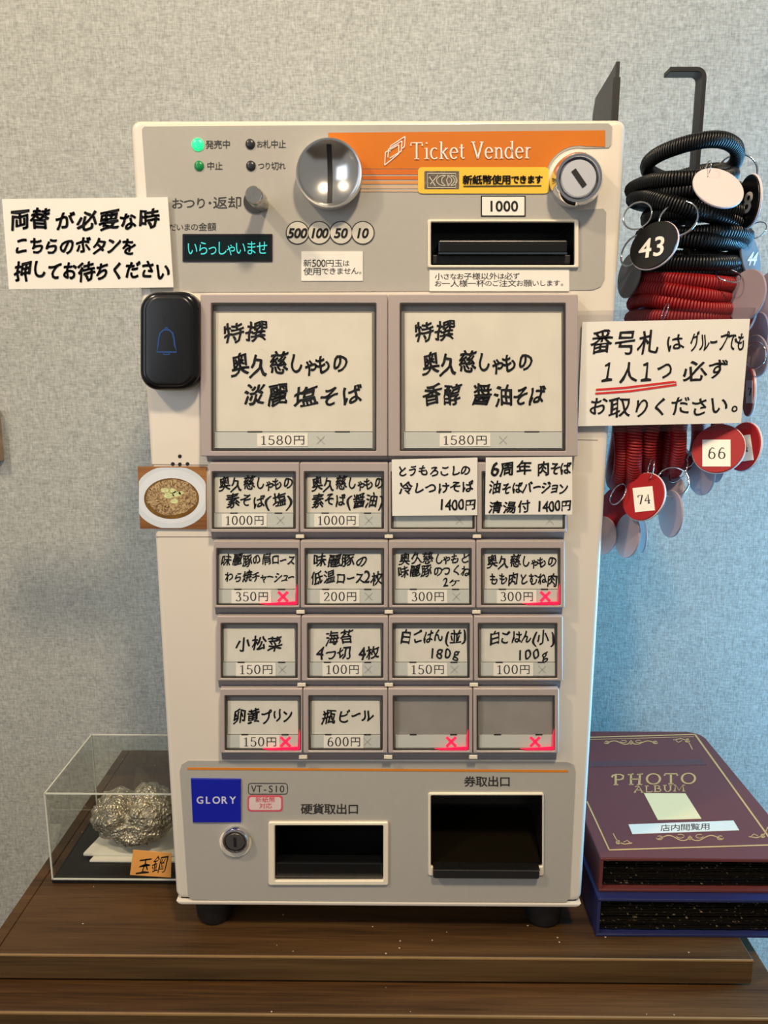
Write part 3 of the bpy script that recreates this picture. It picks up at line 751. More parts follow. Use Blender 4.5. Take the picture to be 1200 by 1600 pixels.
button((313, 460, 605.5, 713), (330, 474, 588, 705), [('特撰', 347, 520, 417, 518, 33), ('奥久慈しゃもの', 358, 570, 542, 568, 38), ('淡麗', 382, 618, 450, 617, 36), ('塩そば', 459, 619, 565, 616, 36)], '1580円', big=True, pricex=402, label='large button with salt noodle handwriting')
button((606.5, 460, 903, 713), (625, 474, 884, 705), [('特撰', 646, 518, 710, 517, 33), ('奥久慈しゃもの', 657, 568, 831, 566, 37), ('香醇', 661, 618, 722, 618, 35), ('醤油そば', 738, 618, 852, 615, 36)], '1580円', big=True, pricex=687, label='large button with soy sauce noodle handwriting')
ROW = [  # housing top/bottom, column splits, windows
 ((723, 832), (327, 468, 607, 745, 886), (737, 827), ((331, 462), (475, 600), (611, 742), (753, 883))),
 ((845, 950), (333, 469, 607, 744, 883), (857, 946), ((338, 466), (476, 600), (613, 737), (752, 876))),
 ((963, 1064), (338, 470.5, 607, 740, 880), (974, 1060), ((345, 465), (480, 599), (613, 734), (747, 871))),
 ((1076, 1177), (343, 473, 606, 739, 874), (1087, 1173), ((351, 470), (482, 598), (614, 733), (745, 867))),
]
def cell(r, c):
    (t0, t1), xs, (w0, w1), ws = ROW[r]
    return (xs[c]+.6, t0, xs[c+1]-.6, t1), (ws[c][0], w0, ws[c][1], w1)
C = [
 (0, 0, [('奥久慈しゃもの', 340, 756, 457, 755, 24), ('素そば(塩)', 352, 782, 459, 783, 24)], '1000円', False),
 (0, 1, [('奥久慈しゃもの', 485, 756, 599, 755, 24), ('素そば(醤油)', 487, 781, 600, 783, 24)], '1000円', False),
 (0, 2, None, None, False), (0, 3, None, None, False),
 (1, 0, [('味麗豚の肩ロース', 346, 875, 461, 874, 20), ('わら焼チャーシュー', 352, 901, 461, 902, 19)], '350円', True),
 (1, 1, [('味麗豚の', 488, 875, 574, 876, 22), ('低温ロース2枚', 486, 902, 599, 902, 22)], '200円', False),
 (1, 2, [('奥久慈しゃもと', 623, 872, 734, 872, 20), ('味麗豚のつくね', 621, 892, 735, 893, 20), ('2ケ', 689, 910, 717, 910, 14)], '300円', False),
 (1, 3, [('奥久慈しゃもの', 759, 877, 869, 878, 22), ('もも肉とむね肉', 764, 905, 872, 905, 22)], '300円', True),
 (2, 0, [('小松菜', 368, 1007, 441, 1005, 24)], '150円', False),
 (2, 1, [('海苔', 507, 996, 552, 996, 23), ('4つ切 4枚', 495, 1021, 594, 1021, 22)], '100円', False),
 (2, 2, [('白ごはん(並)', 626, 994, 731, 994, 24), ('180g', 668, 1021, 719, 1021, 17)], '150円', False),
 (2, 3, [('白ごはん(小)', 763, 996, 868, 995, 24), ('100g', 805, 1022, 857, 1022, 17)], '100円', False),
 (3, 0, [('卵黄プリン', 364, 1119, 459, 1119, 25)], '150円', True),
 (3, 1, [('瓶ビール', 503, 1119, 583, 1118, 24)], '600円', False),
 (3, 2, None, None, True), (3, 3, None, None, True),
]
for r, c_, lines, price, lit in C:
    o_, w_ = cell(r, c_)
    lab = 'button with price label %s yen' % price[:-1] if price else ('button behind a taped paper slip' if r == 0 else 'blank grey button with a lit red cross')
    if lit and price: lab += ' and lit red cross'
    button(o_, w_, lines or [], price, lit, paper=PAPERC if r < 1 else PAPERG, label=lab, nopaper=(lines is None and r == 3))
# sloping ledges under each row
LEDGE = mat('ledge_grey', (140, 140, 146), .4, var=0)
for r in range(5):
    if r == 0: x0, x1, y0, y1 = 323, 893, 713, 721
    else:
        (t0, t1), xs, _, _ = ROW[r-1]; x0, x1, y0, y1 = xs[0]+3, xs[-1]-4, t1, t1+10
    a = P(x0, y0, DB*.9); b = P(x1, y0, DB*.9); c1 = P(x1-1, y1, .001); c0 = P(x0+1, y1, .001)
    bm = NB(); vs = [bm.verts.new(v) for v in (a, b, c1, c0, Vector((a.x, 0.0, a.z)), Vector((b.x, 0, b.z)), Vector((c1.x, 0, c1.z)), Vector((c0.x, 0, c0.z)))]
    for f in ((0, 1, 2, 3), (0, 4, 5, 1), (3, 2, 6, 7), (0, 3, 7, 4), (1, 5, 6, 2), (4, 7, 6, 5)): bm.faces.new([vs[i] for i in f])
    obj('row_ledge', bm, LEDGE, M0)
    if r > 0:
        for xj in ROW[r-1][1][1:-1]:
            bm = NB(); loft(bm, pquad([(xj-6, t1+3), (xj+7, t1+3), (xj+7, t1+9), (xj-6, t1+9)], .008), -.001, -.0082, .0004, 1); obj('joint_tab', bm, CR2, M0)

# ------------------------------------------------------------------ things stuck to the machine
def sheet(name, q, d, th, m, label, cat, lines, off, hand=1.0, inkm=INK, group=None):
    ps = pquad(q, d); zmin = min(p[1] for p in ps); xc = sum(p[0] for p in ps)/4
    t = thing(name, (xc, -d, zmin), label, cat, group)
    bm = NB(); flat(bm, ps, d, th); obj('paper', bm, m, t)
    bm = NB()
    for l in lines: text(bm, l[0], l[1], l[2], l[3], l[4], l[5], lambda x, y: P(x, y, d+.0003), off, hand)
    obj('handwriting', bm, inkm, t, recalc=False)
    return t
sheet('paper_sign', [(3, 311), (262, 308), (271, 449), (14, 452)], .0040, .0012, PAPER, 'white handwritten sign taped to the machine above the doorbell', 'sign',
      [('両替', 16, 342, 80, 340, 35), ('が', 86, 345, 116, 342, 33), ('必要な時', 119, 344, 249, 343, 33), ('こちらのボタンを', 21, 382, 214, 384, 31), ('押してお待ちください', 22, 422, 265, 423, 33)], .02)
t = sheet('paper_sign', [(910, 503), (1172, 498), (1158, 661), (903, 666)], .0040, .0010, PAPER, 'laminated white handwritten sign with red double underline beside the number tags', 'sign',
      [('番号札', 922, 534, 1032, 533, 40), ('は', 1040, 537, 1070, 534, 32), ('グループでも', 1079, 534, 1167, 532, 36), ('１人１つ', 934, 584, 1052, 578, 38), ('必ず', 1065, 583, 1140, 575, 36), ('お取りください。', 920, 636, 1155, 633, 35)], .008)
bm = NB(); MM = lambda x, y: P(x, y, .0044)
line2(bm, [(931, 609), (975, 606), (1054, 596.5)], MM, 3.2); line2(bm, [(930, 615), (985, 611), (1057, 601), (1055, 596)], MM, 3.2); obj('red_underline', bm, REDINK, t, recalc=False)
bm = NB(); flat(bm, pquad([(902, 486), (1188, 480), (1172, 671), (897, 678)], .003), .0028, .0004); obj('laminate_film', bm, clear('laminate', .7, (244, 244, 246)), t)
sheet('paper_slip', [(612, 718), (746, 715), (746, 805), (613, 806)], DB+.0006, .0005, PAPER, 'taped white menu slip for chilled corn dipping noodles', 'paper slip',
      [('とうもろこしの', 621, 736, 736, 735, 20), ('冷しつけそば', 622, 763, 741, 760, 21), ('1400円', 685, 788, 744, 790, 18)], .017, group=None)
sheet('paper_slip', [(759, 715), (894, 714), (894, 804), (758, 804)], DB+.0006, .0005, PAPER, 'taped white menu slip for the sixth anniversary meat noodles', 'paper slip',
      [('6周年', 767, 731, 831, 731, 24), ('肉そば', 837, 731, 893, 730, 24), ('油そばバージョン', 764, 762, 889, 762, 22), ('清湯付', 764, 792, 829, 792, 20), ('1400円', 838, 791, 893, 791, 18)], .017, group=None)
# food photograph (a flat print)
q = [(215, 729), (322, 729), (323, 827), (219, 826)]; ps = pquad(q, .0015)
t = thing('food_photo', (sum(p[0] for p in ps)/4, 0, ps[2][1]), 'small photo of noodles on a white plate stuck beside the buttons', 'photo')
bm = NB(); flat(bm, ps, .0015, .0012); obj('photo_print', bm, wood('photo_table', (112, 70, 38), (168, 118, 66), dust=False), t)
def disc(bm, cx, cy, rx, ry, d, clip=None, n=48, wob=0, m=None):
    pts = []
    for k in range(n):
        a_ = 2*PI*k/n; f = 1+wob*noise.noise(Vector((math.cos(a_)*2+cx, math.sin(a_)*2, cy)))
        x = cx+rx*f*math.cos(a_); y = cy+ry*f*math.sin(a_)
        if clip: x = min(max(x, clip[0]), clip[2]); y = min(max(y, clip[1]), clip[3])
        pts.append((x, y))
    vs = [bm.verts.new(P(x, y, d)) for x, y in pts]; c = bm.verts.new(P(cx, cy, d))
    for i in range(n): bm.faces.new((vs[i], vs[(i+1) % n], c))
cl = (217, 730.5, 321.5, 825)
bm = NB(); disc(bm, 268, 777, 60, 49.5, .0016, cl); obj('plate_print', bm, mat('plate_print', (214, 222, 228), .35, var=0.02), t)
bm = NB(); disc(bm, 268, 776, 53, 42, .00165, cl); obj('plate_well_print', bm, mat('plate_well', (224, 230, 236), .35, var=0.02), t)
bm = NB(); disc(bm, 268, 779, 43, 32, .0017); obj('broth_print', bm, mat('broth_print', (120, 84, 24), .35, var=.15, vscale=150), t)
def noodle_mat():
    m = mat('noodle_print', (150, 118, 70), .5, var=0); nt = m.node_tree; b = nt.nodes['Principled BSDF']
    tc = nt.nodes.new('ShaderNodeTexCoord'); n = nt.nodes.new('ShaderNodeTexNoise'); n.inputs['Scale'].default_value = 260; n.inputs['Distortion'].default_value = 3.0
    nt.links.new(tc.outputs['Object'], n.inputs['Vector']); r = nt.nodes.new('ShaderNodeValToRGB')
    r.color_ramp.elements[0].position = .35; r.color_ramp.elements[1].position = .62
    r.color_ramp.elements[0].color = lin((92, 62, 26)); r.color_ramp.elements[1].color = lin((196, 168, 122))
    nt.links.new(n.outputs['Fac'], r.inputs[0]); nt.links.new(r.outputs[0], b.inputs['Base Color']); return m
bm = NB(); disc(bm, 268, 777, 39, 28, .00175, wob=.12); obj('noodle_print', bm, noodle_mat(), t)
bm = NB()
for x, y, a_, b_ in ((258, 766, 7, 4), (270, 767, 6, 4), (264, 774, 8, 5), (276, 772, 7, 4.5), (283, 770, 4, 3), (272, 783, 6, 4)): disc(bm, x, y, a_, b_, .0018, wob=.5, n=16)
obj('leek_print', bm, mat('leek_print', (216, 222, 160), .5, var=.12, vscale=400), t)

# doorbell button
outer = prect(218, 455, 312, 610, 30, .014, 8)
t = thing('doorbell_button', (sum(p[0] for p in outer)/len(outer), 0, min(p[1] for p in outer)), 'black wireless doorbell button with a blue bell outline', 'doorbell')
bm = NB(); loft(bm, inset(outer, -.0008), -.0004, -.003, .001, 2); obj('white_backplate', bm, CR2, t, smooth=40)
bm = NB(); loft(bm, outer, -.003, -.016, .0050, 5); obj('case', bm, mat('gloss_black', (10, 10, 11), .18, var=0), t, smooth=40)
inner = prect(225, 461, 302, 604, 24, .017, 8)
bm = NB(); loft(bm, inner, -.0140, -.0176, .0028, 5); obj('push_pad', bm, mat('satin_black', (17, 17, 18), .30, var=0), t, smooth=40)
MM = lambda x, y: P(x, y, .0179)
bm = NB(); bp = [(245, 550), (247, 540), (248, 530), (250, 521), (255, 516), (260, 515), (265, 516), (270, 521), (272, 530), (273, 540), (276, 550)]
line2(bm, bp+[(245, 550)], MM, 2.6); line2(bm, E_(260, 514, 2.2, 2.2, 180, 360, 6), MM, 2); line2(bm, E_(260, 552, 5, 2.2, 0, 180, 6), MM, 2)
obj('bell_emblem', bm, mat('bell_blue', (24, 66, 128), .5, var=0), t, recalc=False)
bm = NB(); disc(bm, 257, 497, 1.6, 1.6, .0179, n=10); obj('pin_hole', bm, INK, t)

# ------------------------------------------------------------------ display case with steel lump
cf_ = T(83, 1380, TOP); ct = 0.0045
x0 = cf_.x; y0 = cf_.y; x1 = -0.186
hh = P(83, 1240, -y0).z
y1 = T(147, 1148, hh).y
t = thing('display_case', ((x0+x1)/2, y0, TOP), 'clear acrylic display case on a black base left of the machine', 'display case')
bm = NB(); box(bm, (x0-.0006, y0-.0006, TOP+.0002), (x1+.0006, y1+.0006, TOP+ct), .0006, 1); obj('base', bm, BLACKP, t)
pz = TOP+ct
p = .0018
for nm, a, b in (('side_pane', (x0, y0, pz), (x1, y0+p, hh-p)), ('side_pane', (x0, y1-p, pz), (x1, y1, hh-p)), ('side_pane', (x0, y0+p, pz), (x0+p, y1-p, hh-p)), ('side_pane', (x1-p, y0+p, pz), (x1, y1-p, hh-p)), ('top_pane', (x0, y0, hh-p), (x1, y1, hh))):
    bm = NB(); box(bm, a, b); obj(nm, bm, ACRYL, t)
bm = NB(); e = .0007
for (ax, ay) in ((x0, y0), (x1, y0), (x0, y1), (x1, y1)):
    box(bm, (ax-e, ay-e, pz), (ax+e, ay+e, hh+.0002))
for ay in (y0, y1): box(bm, (x0, ay-e, hh-e*.8), (x1, ay+e, hh+e*.8)); box(bm, (x0, ay-e, pz-.0002), (x1, ay+e, pz+e*1.3))
for ax in (x0, x1): box(bm, (ax-e, y0, hh-e*.8), (ax+e, y1, hh+e*.8))
obj('polished_edges', bm, ACEDGE, t)
# folded paper under the lump
t2 = thing('folded_cloth', (-.235, .10, pz), 'folded white cloth lying under the steel lump in the case', 'cloth')
c0 = T(127, 1345, pz); 
bm = NB(); box(bm, (c0.x+.010, c0.y-.003, pz+.0002), (x1-.003, y1-.03, pz+.0025), .001, 2)
box(bm, (c0.x, c0.y+.003, pz+.0027), (x1-.004, y1-.036, pz+.0065), .0016, 2)
for v in bm.verts: v.co.z += .0008*abs(noise.noise(v.co*60)); v.co.x += .22*(v.co.y-c0.y)
for v in bm.verts: v.co.x = min(v.co.x, x1-.003)
obj('cloth_layers', bm, mat('white_cloth', (236, 232, 220), .85, var=.01, bump=.2), t2, smooth=40)
bm = NB(); bmesh.ops.create_icosphere(bm, subdivisions=6, radius=1.0)
q = pz+.0072
sc = P(208, 1300, -(y0+.045)); rad = .0365
for v in bm.verts:
    n = v.co.normalized()
    k = 1+.20*noise.noise(n*1.6+Vector((5, 2, 1)))+.11*noise.noise(n*4.3)+.055*abs(noise.noise(n*10))+.035*noise.noise(n*22)+.03*abs(noise.noise(n*45))
    # notch between two lobes
    k -= .40*math.exp(-((n.x+.12)**2/.035+(n.z-.75)**2/.25))
    k -= .22*math.exp(-((n.x-.05)**2/.10+(n.y+.9)**2/.2+(n.z-.05)**2/.12))
    v.co = Vector((n.x*rad*1.12*k, n.y*rad*.85*k, n.z*rad*.80*k))
zz = min(v.co.z for v in bm.verts)
for v in bm.verts: v.co += Vector((sc.x+.002, y0+.052, q-zz))
def steel_mat():
    m = mat('raw_steel', (196, 186, 168), .36, .75, var=.25, vscale=160); nt = m.node_tree; b = nt.nodes['Principled BSDF']
    tc = nt.nodes.new('ShaderNodeTexCoord'); v = nt.nodes.new('ShaderNodeTexVoronoi'); v.inputs['Scale'].default_value = 420
    nt.links.new(tc.outputs['Object'], v.inputs['Vector']); bp = nt.nodes.new('ShaderNodeBump'); bp.inputs['Strength'].default_value = .9; bp.inputs['Distance'].default_value = .0015
    nt.links.new(v.outputs['Distance'], bp.inputs['Height']); nt.links.new(bp.outputs[0], b.inputs['Normal']); return m
o = obj('steel_lump', bm, steel_mat(), None, smooth=True); props(o, 'rough glittering lump of raw steel on white cloth in the case', 'steel lump')
# orange card
q = [(208, 1328), (268, 1333), (267, 1371), (203, 1367)]; dcard = -(y0-.0012)
ps = pquad(q, dcard); t = thing('name_card', (sum(p[0] for p in ps)/4, y0, min(p[1] for p in ps)), 'small orange handwritten card on the front of the display case', 'card')
bm = NB(); loft(bm, ps, y0-.0008, y0-.0013); obj('card', bm, mat('orange_card', (232, 164, 82), .7, var=.01), t)
bm = NB(); text(bm, '玉鋼', 214, 1350, 262, 1350, 28, lambda x, y: P(x, y, dcard+.0003), .0, 1.5, .1); obj('handwriting', bm, INK, t, recalc=False)

# ------------------------------------------------------------------ photo albums
def page_mat():
    if 'page_film' in MATS: return MATS['page_film']
    m = mat('page_film', (20, 18, 15), .16, var=0); nt = m.node_tree; b = nt.nodes['Principled BSDF']
    tc = nt.nodes.new('ShaderNodeTexCoord'); mp = nt.nodes.new('ShaderNodeMapping'); mp.inputs['Scale'].default_value = (260, 60, 1300)
    n = nt.nodes.new('ShaderNodeTexNoise'); n.inputs['Scale'].default_value = 1.0; n.inputs['Detail'].default_value = 2
    nt.links.new(tc.outputs['Object'], mp.inputs[0]); nt.links.new(mp.outputs[0], n.inputs['Vector'])
    r = nt.nodes.new('ShaderNodeValToRGB'); r.color_ramp.elements[0].position = .64; r.color_ramp.elements[1].position = .76
    r.color_ramp.elements[0].color = lin((18, 16, 13)); r.color_ramp.elements[1].color = lin((140, 126, 98))  # sparse bright glints on the page edges, painted into the base colour
    nt.links.new(n.outputs['Fac'], r.inputs[0]); nt.links.new(r.outputs[0], b.inputs['Base Color']); return m
def album(name, z0, z1, xa, xb, ya, yb, cover, label, seed):
    t = thing(name, ((xa+xb)/2, ya, z0), label, 'album')
    tk = .0032
    def cov(za, zb):
        o_ = []
        r = .016
        for cx, cy, a0 in ((xb-r, yb-r, 0),):
            for k in range(7): a_ = math.radians(a0+90*k/6); o_.append((cx+r*math.cos(a_), cy+r*math.sin(a_)))
        o_ += [(xa, yb), (xa, ya)]
        for k in range(7): a_ = math.radians(270+90*k/6); o_.append((xb-.012+.012*math.cos(a_), ya+.012+.012*math.sin(a_)))
        bm = NB(); A = [bm.verts.new((x, y, za)) for x, y in o_]; B = [bm.verts.new((x, y, zb)) for x, y in o_]
        n = len(o_)
        bm.faces.new(A[::-1]); bm.faces.new(B)
        for i in range(n): bm.faces.new((A[i], A[(i+1) % n], B[(i+1) % n], B[i]))
        bmesh.ops.bevel(bm, geom=[e for e in bm.edges if abs(e.verts[0].co.z-e.verts[1].co.z) < 1e-6], offset=.0007, segments=2, affect='EDGES')
        return bm
    top = obj('front_cover', cov(z1-tk, z1), cover, t, smooth=30)
    obj('back_cover', cov(z0, z0+tk), cover, t, smooth=30)
    bm = NB(); box(bm, (xa, ya, z0+tk+.0001), (xa+.0028, yb, z1-tk-.0001)); obj('spine', bm, cover, t)
    bm = NB(); rnd = random.Random(seed); z = z0+tk+.0006
    while z < z1-tk-.0012:
        dz = rnd.uniform(.0005, .0010)
        nseg = 26; xs = [xa+.004+(xb-xa-.012)*k/nseg for k in range(nseg+1)]
        yo = rnd.uniform(.004, .0075)
        tv = []
        for k, x in enumerate(xs):
            yy = ya+yo+rnd.uniform(-.0004, .0004); zz_ = z+.0005*noise.noise(Vector((x*30, z*900, seed)))
            tv.append((bm.verts.new((x, yy, zz_)), bm.verts.new((x, yb-.006, zz_)), bm.verts.new((x, yy, zz_+dz*.62)), bm.verts.new((x, yb-.006, zz_+dz*.62))))
        for a_, b_ in zip(tv[:-1], tv[1:]):
            for f in ((0, 1), (2, 3), (0, 2), (1, 3)): bm.faces.new((a_[f[0]], b_[f[0]], b_[f[1]], a_[f[1]]))
        z += dz
    pg = obj('pages', bm, page_mat(), t); pg['kind'] = 'stuff'
    return t, top
lf = T(935, 1464, TOP); zA = TOP+.0003; zC = P(950, 1350, -lf.y).z; zB = P(950, 1404, -lf.y).z
WINE = mat('wine_leatherette', (100, 48, 46), .42, var=.02, bump=.15, bscale=900)
NAVY = mat('navy_leatherette', (36, 42, 88), .4, var=.02, bump=.15, bscale=900)
xa = max(lf.x, W2+.005)
yA = T(1000, 1341, zC).y; yB_ = T(1000, 1143, zC).y; xr = T(1104, 1156, zC).x
t, _ = album('photo_album', zA, zB, xa-.0025, xr-.002, lf.y, lf.y+(yB_-yA), NAVY, 'navy photo album lying under the wine-red one', 5)
t, top = album('photo_album', zB+.0003, zC, xa, xr, yA, yB_, WINE, 'wine-red photo album with gold title on top of the pile', 9)
h_ = zC+.00015
MT = lambda x, y: T(x, y, h_)
GOLD = mat('gold_foil', (212, 166, 104), .4, .2, var=.05, vscale=300)
bm = NB()
A = T(905, 1232, h_); fr = [(921, 1152), (1086, 1147.5), (1210, 1320)]
line2(bm, fr[:2], MT, 1.6); line2(bm, fr[1:], MT, 2.6); line2(bm, [(917, 1252), (952, 1328)], MT, 2.2); line2(bm, [(952, 1328), (1210, 1320)], MT, 2.0)
for dx, dy in ((4, 3),): line2(bm, [(921, 1155.5), (1084, 1151)], MT, .8)
# title
pen(bm, 'PHOTO', 956, 1226, 1092, 1224, 16, MT, 3.4, 1.6, .12)
pen(bm, 'ALBUM', 990, 1238, 1072, 1235.5, 9.5, MT, 2.2, 1.2, .06)
def swirl(cx, cy, sx, sy):
    for s in (-1, 1):
        line2(bm, [(cx+s*sx*t_, cy+sy*math.sin(t_*7)*(1-t_*.4)) for t_ in [k/14 for k in range(15)]], MT, 1.4)
        line2(bm, [(cx+s*sx*.95+s*sx*.10*math.cos(a_), cy+sy*.6*math.sin(a_)) for a_ in [k*.6 for k in range(10)]], MT, 1.1)
        line2(bm, [(cx+s*sx*(.3+.12*math.cos(a_)), cy-sy*.5+sy*.6*math.sin(a_)) for a_ in [k*.6 for k in range(10)]], MT, 1.0)
    line2(bm, [(cx-3, cy), (cx, cy+3), (cx+3, cy), (cx, cy-3), (cx-3, cy)], MT, 1.6)
swirl(986, 1160, 40, 3.2); swirl(1078, 1309, 50, 5)
for cx, cy, sx, sy in ((966, 1316, 1, 1), (1074, 1157, -1, -1), (1192, 1306, -1, 1)):
    line2(bm, [(cx-8*sx, cy-14*sy), (cx-4*sx, cy-6*sy), (cx, cy), (cx+10*sx, cy+3*sy), (cx+22*sx, cy+1*sy)], MT, 1.4)
    line2(bm, [(cx+3*math.cos(k*.7), cy+2.4*math.sin(k*.7)) for k in range(9)], MT, 1.8)
    line2(bm, [(cx+8*sx, cy), (cx+14*sx, cy-3*sy), (cx+20*sx, cy+2*sy)], MT, 1.1)
obj('gold_print', bm, GOLD, top, recalc=False)
def cover_patch(name, q, m, hz=.0004):
    bm = NB(); A = [T(x, y, zC+hz) for x, y in q]
    vs = [bm.verts.new(v) for v in A]; vb = [bm.verts.new((v.x, v.y, zC+.00002)) for v in A]
    bm.faces.new(vs); bm.faces.new(vb[::-1])
    for i in range(4): bm.faces.new((vs[i], vs[(i+1) % 4], vb[(i+1) % 4], vb[i]))
    return obj(name, bm, m, top)
cover_patch('cream_sticker', [(1006, 1239), (1071, 1239.5), (1096, 1279), (1028, 1281)], mat('cream_sticker', (226, 200, 148), .6, var=.01))
cover_patch('white_label', [(982, 1288), (1146, 1282), (1155, 1297), (988, 1303)], mat('label_tape', (214, 206, 188), .7, var=0))
bm = NB(); text(bm, '店内閲覧用', 1032, 1293.5, 1110, 1291, 11, lambda x, y: T(x, y, zC+.0006)); obj('label_lettering', bm, INKG, top, recalc=False)
cover_patch('tape_strip', [(905, 1190), (1096, 1186), (1104, 1195), (905, 1199)], mat('tape', (86, 52, 56), .2, var=.05, vscale=400), .0002)

# ------------------------------------------------------------------ hanger and number tags
BARM = mat('dark_steel', (48, 48, 50), .38, .3, var=0)
def at(px, py, y): return P(px, py, -y)
BY = .055
pb = at(1092, 600, BY); plx = .212
t = thing('key_hanger', (pb.x, BY, pb.z), 'dark grey metal hanger with bent bar rising beside the machine', 'hanger')
bm = NB()
prt = [at(1092, 640, BY), at(1091, 400, BY), at(1090, 222, BY), at(1095, 130, BY)]
bx = at(1095, 130, BY).x; tz = at(1095, 113, BY).z; lz = at(1092, 655, BY).z
def strip(bm, pts, w, thk):
    """flat bar bent in the x-z plane, w deep in y"""
    L = []
    for i, p_ in enumerate(pts):
        a_ = pts[max(i-1, 0)]; b_ = pts[min(i+1, len(pts)-1)]; t_ = (b_-a_).normalized(); n = Vector((-t_.z, 0, t_.x))
        L.append([bm.verts.new(p_+n*thk*s+Vector((0, w*k, 0))) for s, k in ((-.5, -.5), (.5, -.5), (.5, .5), (-.5, .5))])
    for a_, b_ in zip(L[:-1], L[1:]):
        for k in range(4): bm.faces.new((a_[k], a_[(k+1) % 4], b_[(k+1) % 4], b_[k]))
    bm.faces.new(L[0][::-1]); bm.faces.new(L[-1])
V = Vector
r_ = .006
pts = [V((bx, BY, lz)), V((bx, BY, tz-r_-.001))]+[V((bx-r_+r_*math.cos(a_), BY, tz-r_+r_*math.sin(a_))) for a_ in [k*PI/12 for k in range(1, 7)]]+[V((bx-.027, BY, tz))]
strip(bm, pts, .014, .0036); bmesh.ops.bevel(bm, geom=bm.edges[:], offset=.0004, segments=1, affect='EDGES'); obj('bent_bar', bm, BARM, t, smooth=30)
# upright side plate next to the machine
nz = P(969, 96, -.10); yn = .10; f_ = P(934, 130, -.165)
bm = NB(); zlow = at(1000, 640, .1).z
prof = [(yn, nz.z), (yn+.014, nz.z-.003), (.165, nz.z-.008), (.172, nz.z-.02), (.172, zlow), (yn, zlow)]
xq = nz.x
for s in (0, 1): pass
A = [bm.verts.new((xq, y, z)) for y, z in prof]; B = [bm.verts.new((xq-.0032, y, z)) for y, z in prof]
bm.faces.new(A); bm.faces.new(B[::-1])
for i in range(len(A)): bm.faces.new((A[i], A[(i+1) % len(A)], B[(i+1) % len(A)], B[i]))
obj('side_plate', bm, BARM, t)
bm = NB(); box(bm, (xq-.004, yn-.0005, zlow), (xq+.001, yn+.004, nz.z-.012)); obj('plate_flange', bm, MATBLK, t)
za = at(1092, 590, BY).z
bm = NB(); box(bm, (xq, yn+.001, za-.008), (bx+.002, yn+.005, za+.008), .0005, 1); box(bm, (bx-.0018, BY-.007, za-.0075), (bx+.0018, yn+.001, za+.0075)); box(bm, (W2, yn+.02, za-.012), (xq-.003, yn+.06, za+.012)); obj('cross_arm', bm, BARM, t)
bm = NB(); box(bm, (bx-.006, BY-.045, lz), (bx+.006, BY+.007, lz+.003), .0006, 1); box(bm, (bx-.006, BY-.046, lz), (bx+.006, BY-.043, lz+.014), .0006, 1); obj('hook_arm', bm, BARM, t)

def coil_mesh(name, R, r, wire, turns, wob, seed, per=11):
    bm = NB(); pts = []
    N = turns*per
    for i in range(N):
        th_ = 2*PI*i/N; ph = 2*PI*i/per
        rr = R*(1+wob*math.sin(2*th_+seed)+wob*.6*math.sin(3*th_+seed*2)); zo = R*wob*1.2*math.sin(2*th_+seed*1.7)
        c, s = math.cos(th_), math.sin(th_)
        pts.append(Vector(((rr+r*math.cos(ph))*c, (rr+r*math.cos(ph))*s, zo+r*math.sin(ph))))
    tube(bm, pts, wire, 5, True)
    bmesh.ops.recalc_face_normals(bm, faces=bm.faces[:])
    me = bpy.data.meshes.new(name); bm.to_mesh(me); bm.free()
    for p_ in me.polygons: p_.use_smooth = True
    return me
CBLK = mat('black_coil_plastic', (7, 7, 8), .36, var=0); CRED = mat('red_coil_plastic', (142, 4, 9), .5, var=0)
RC = .0375; CMS = {}
for k in range(3):
    for nm, mm in (('black', CBLK), ('red', CRED)):
        if k == 0 or True:
            me = coil_mesh('spiral_coil', RC, .0053, .00125, 112, .02+.02*k, k*1.9+.4) if nm == 'black' else CMS[('black', k)].copy()
            me.materials.clear(); me.materials.append(mm); CMS[(nm, k)] = me
def ringmesh(R, r):
    bm = NB(); tube(bm, [Vector((R*math.cos(2*PI*k/32), R*math.sin(2*PI*k/32), .0004*math.sin(2*PI*k/32*2))) for k in range(32)], r, 6, True)
    me = bpy.data.meshes.new('split_ring'); bmesh.ops.recalc_face_normals(bm, faces=bm.faces[:]); bm.to_mesh(me); bm.free()
    for p_ in me.polygons: p_.use_smooth = True
    me.materials.append(CHROME); return me
RM = ringmesh(1.0, .06)
def tagmesh(m):
    bm = NB(); n = 40; rings = []
    hx, hy, hr = 0, .82, .07
    for rr, z in ((.985, -.5), (1.0, -.3), (1.0, .3), (.985, .5)):
        rings.append([bm.verts.new((rr*math.cos(2*PI*k/n), rr*math.sin(2*PI*k/n), z*.0016/.0185)) for k in range(n)])
    for A, B in zip(rings[:-1], rings[1:]):
        for i in range(n): bm.faces.new((A[i], A[(i+1) % n], B[(i+1) % n], B[i]))
    bm.faces.new(rings[0][::-1]); bm.faces.new(rings[-1])
    me = bpy.data.meshes.new('number_tag'); bmesh.ops.recalc_face_normals(bm, faces=bm.faces[:]); bm.to_mesh(me); bm.free(); me.materials.append(m); return me
TW = mat('tag_white', (222, 208, 208), .4, var=0); TB = mat('tag_black', (12, 12, 13), .3, var=0); TG = mat('tag_grey', (110, 112, 118), .4, var=0)
TR = mat('tag_red', (158, 10, 18), .6, var=0); TL = mat('tag_mauve', (160, 142, 146), .4, var=0)
def two_sided(front, back):    # tag laminate: front colour, pale edge and back
    return front
TM = {k: tagmesh(m) for k, m in (('w', TW), ('b', TB), ('g', TG), ('r', TR), ('m', TL))}
EDM = tagmesh(TW)
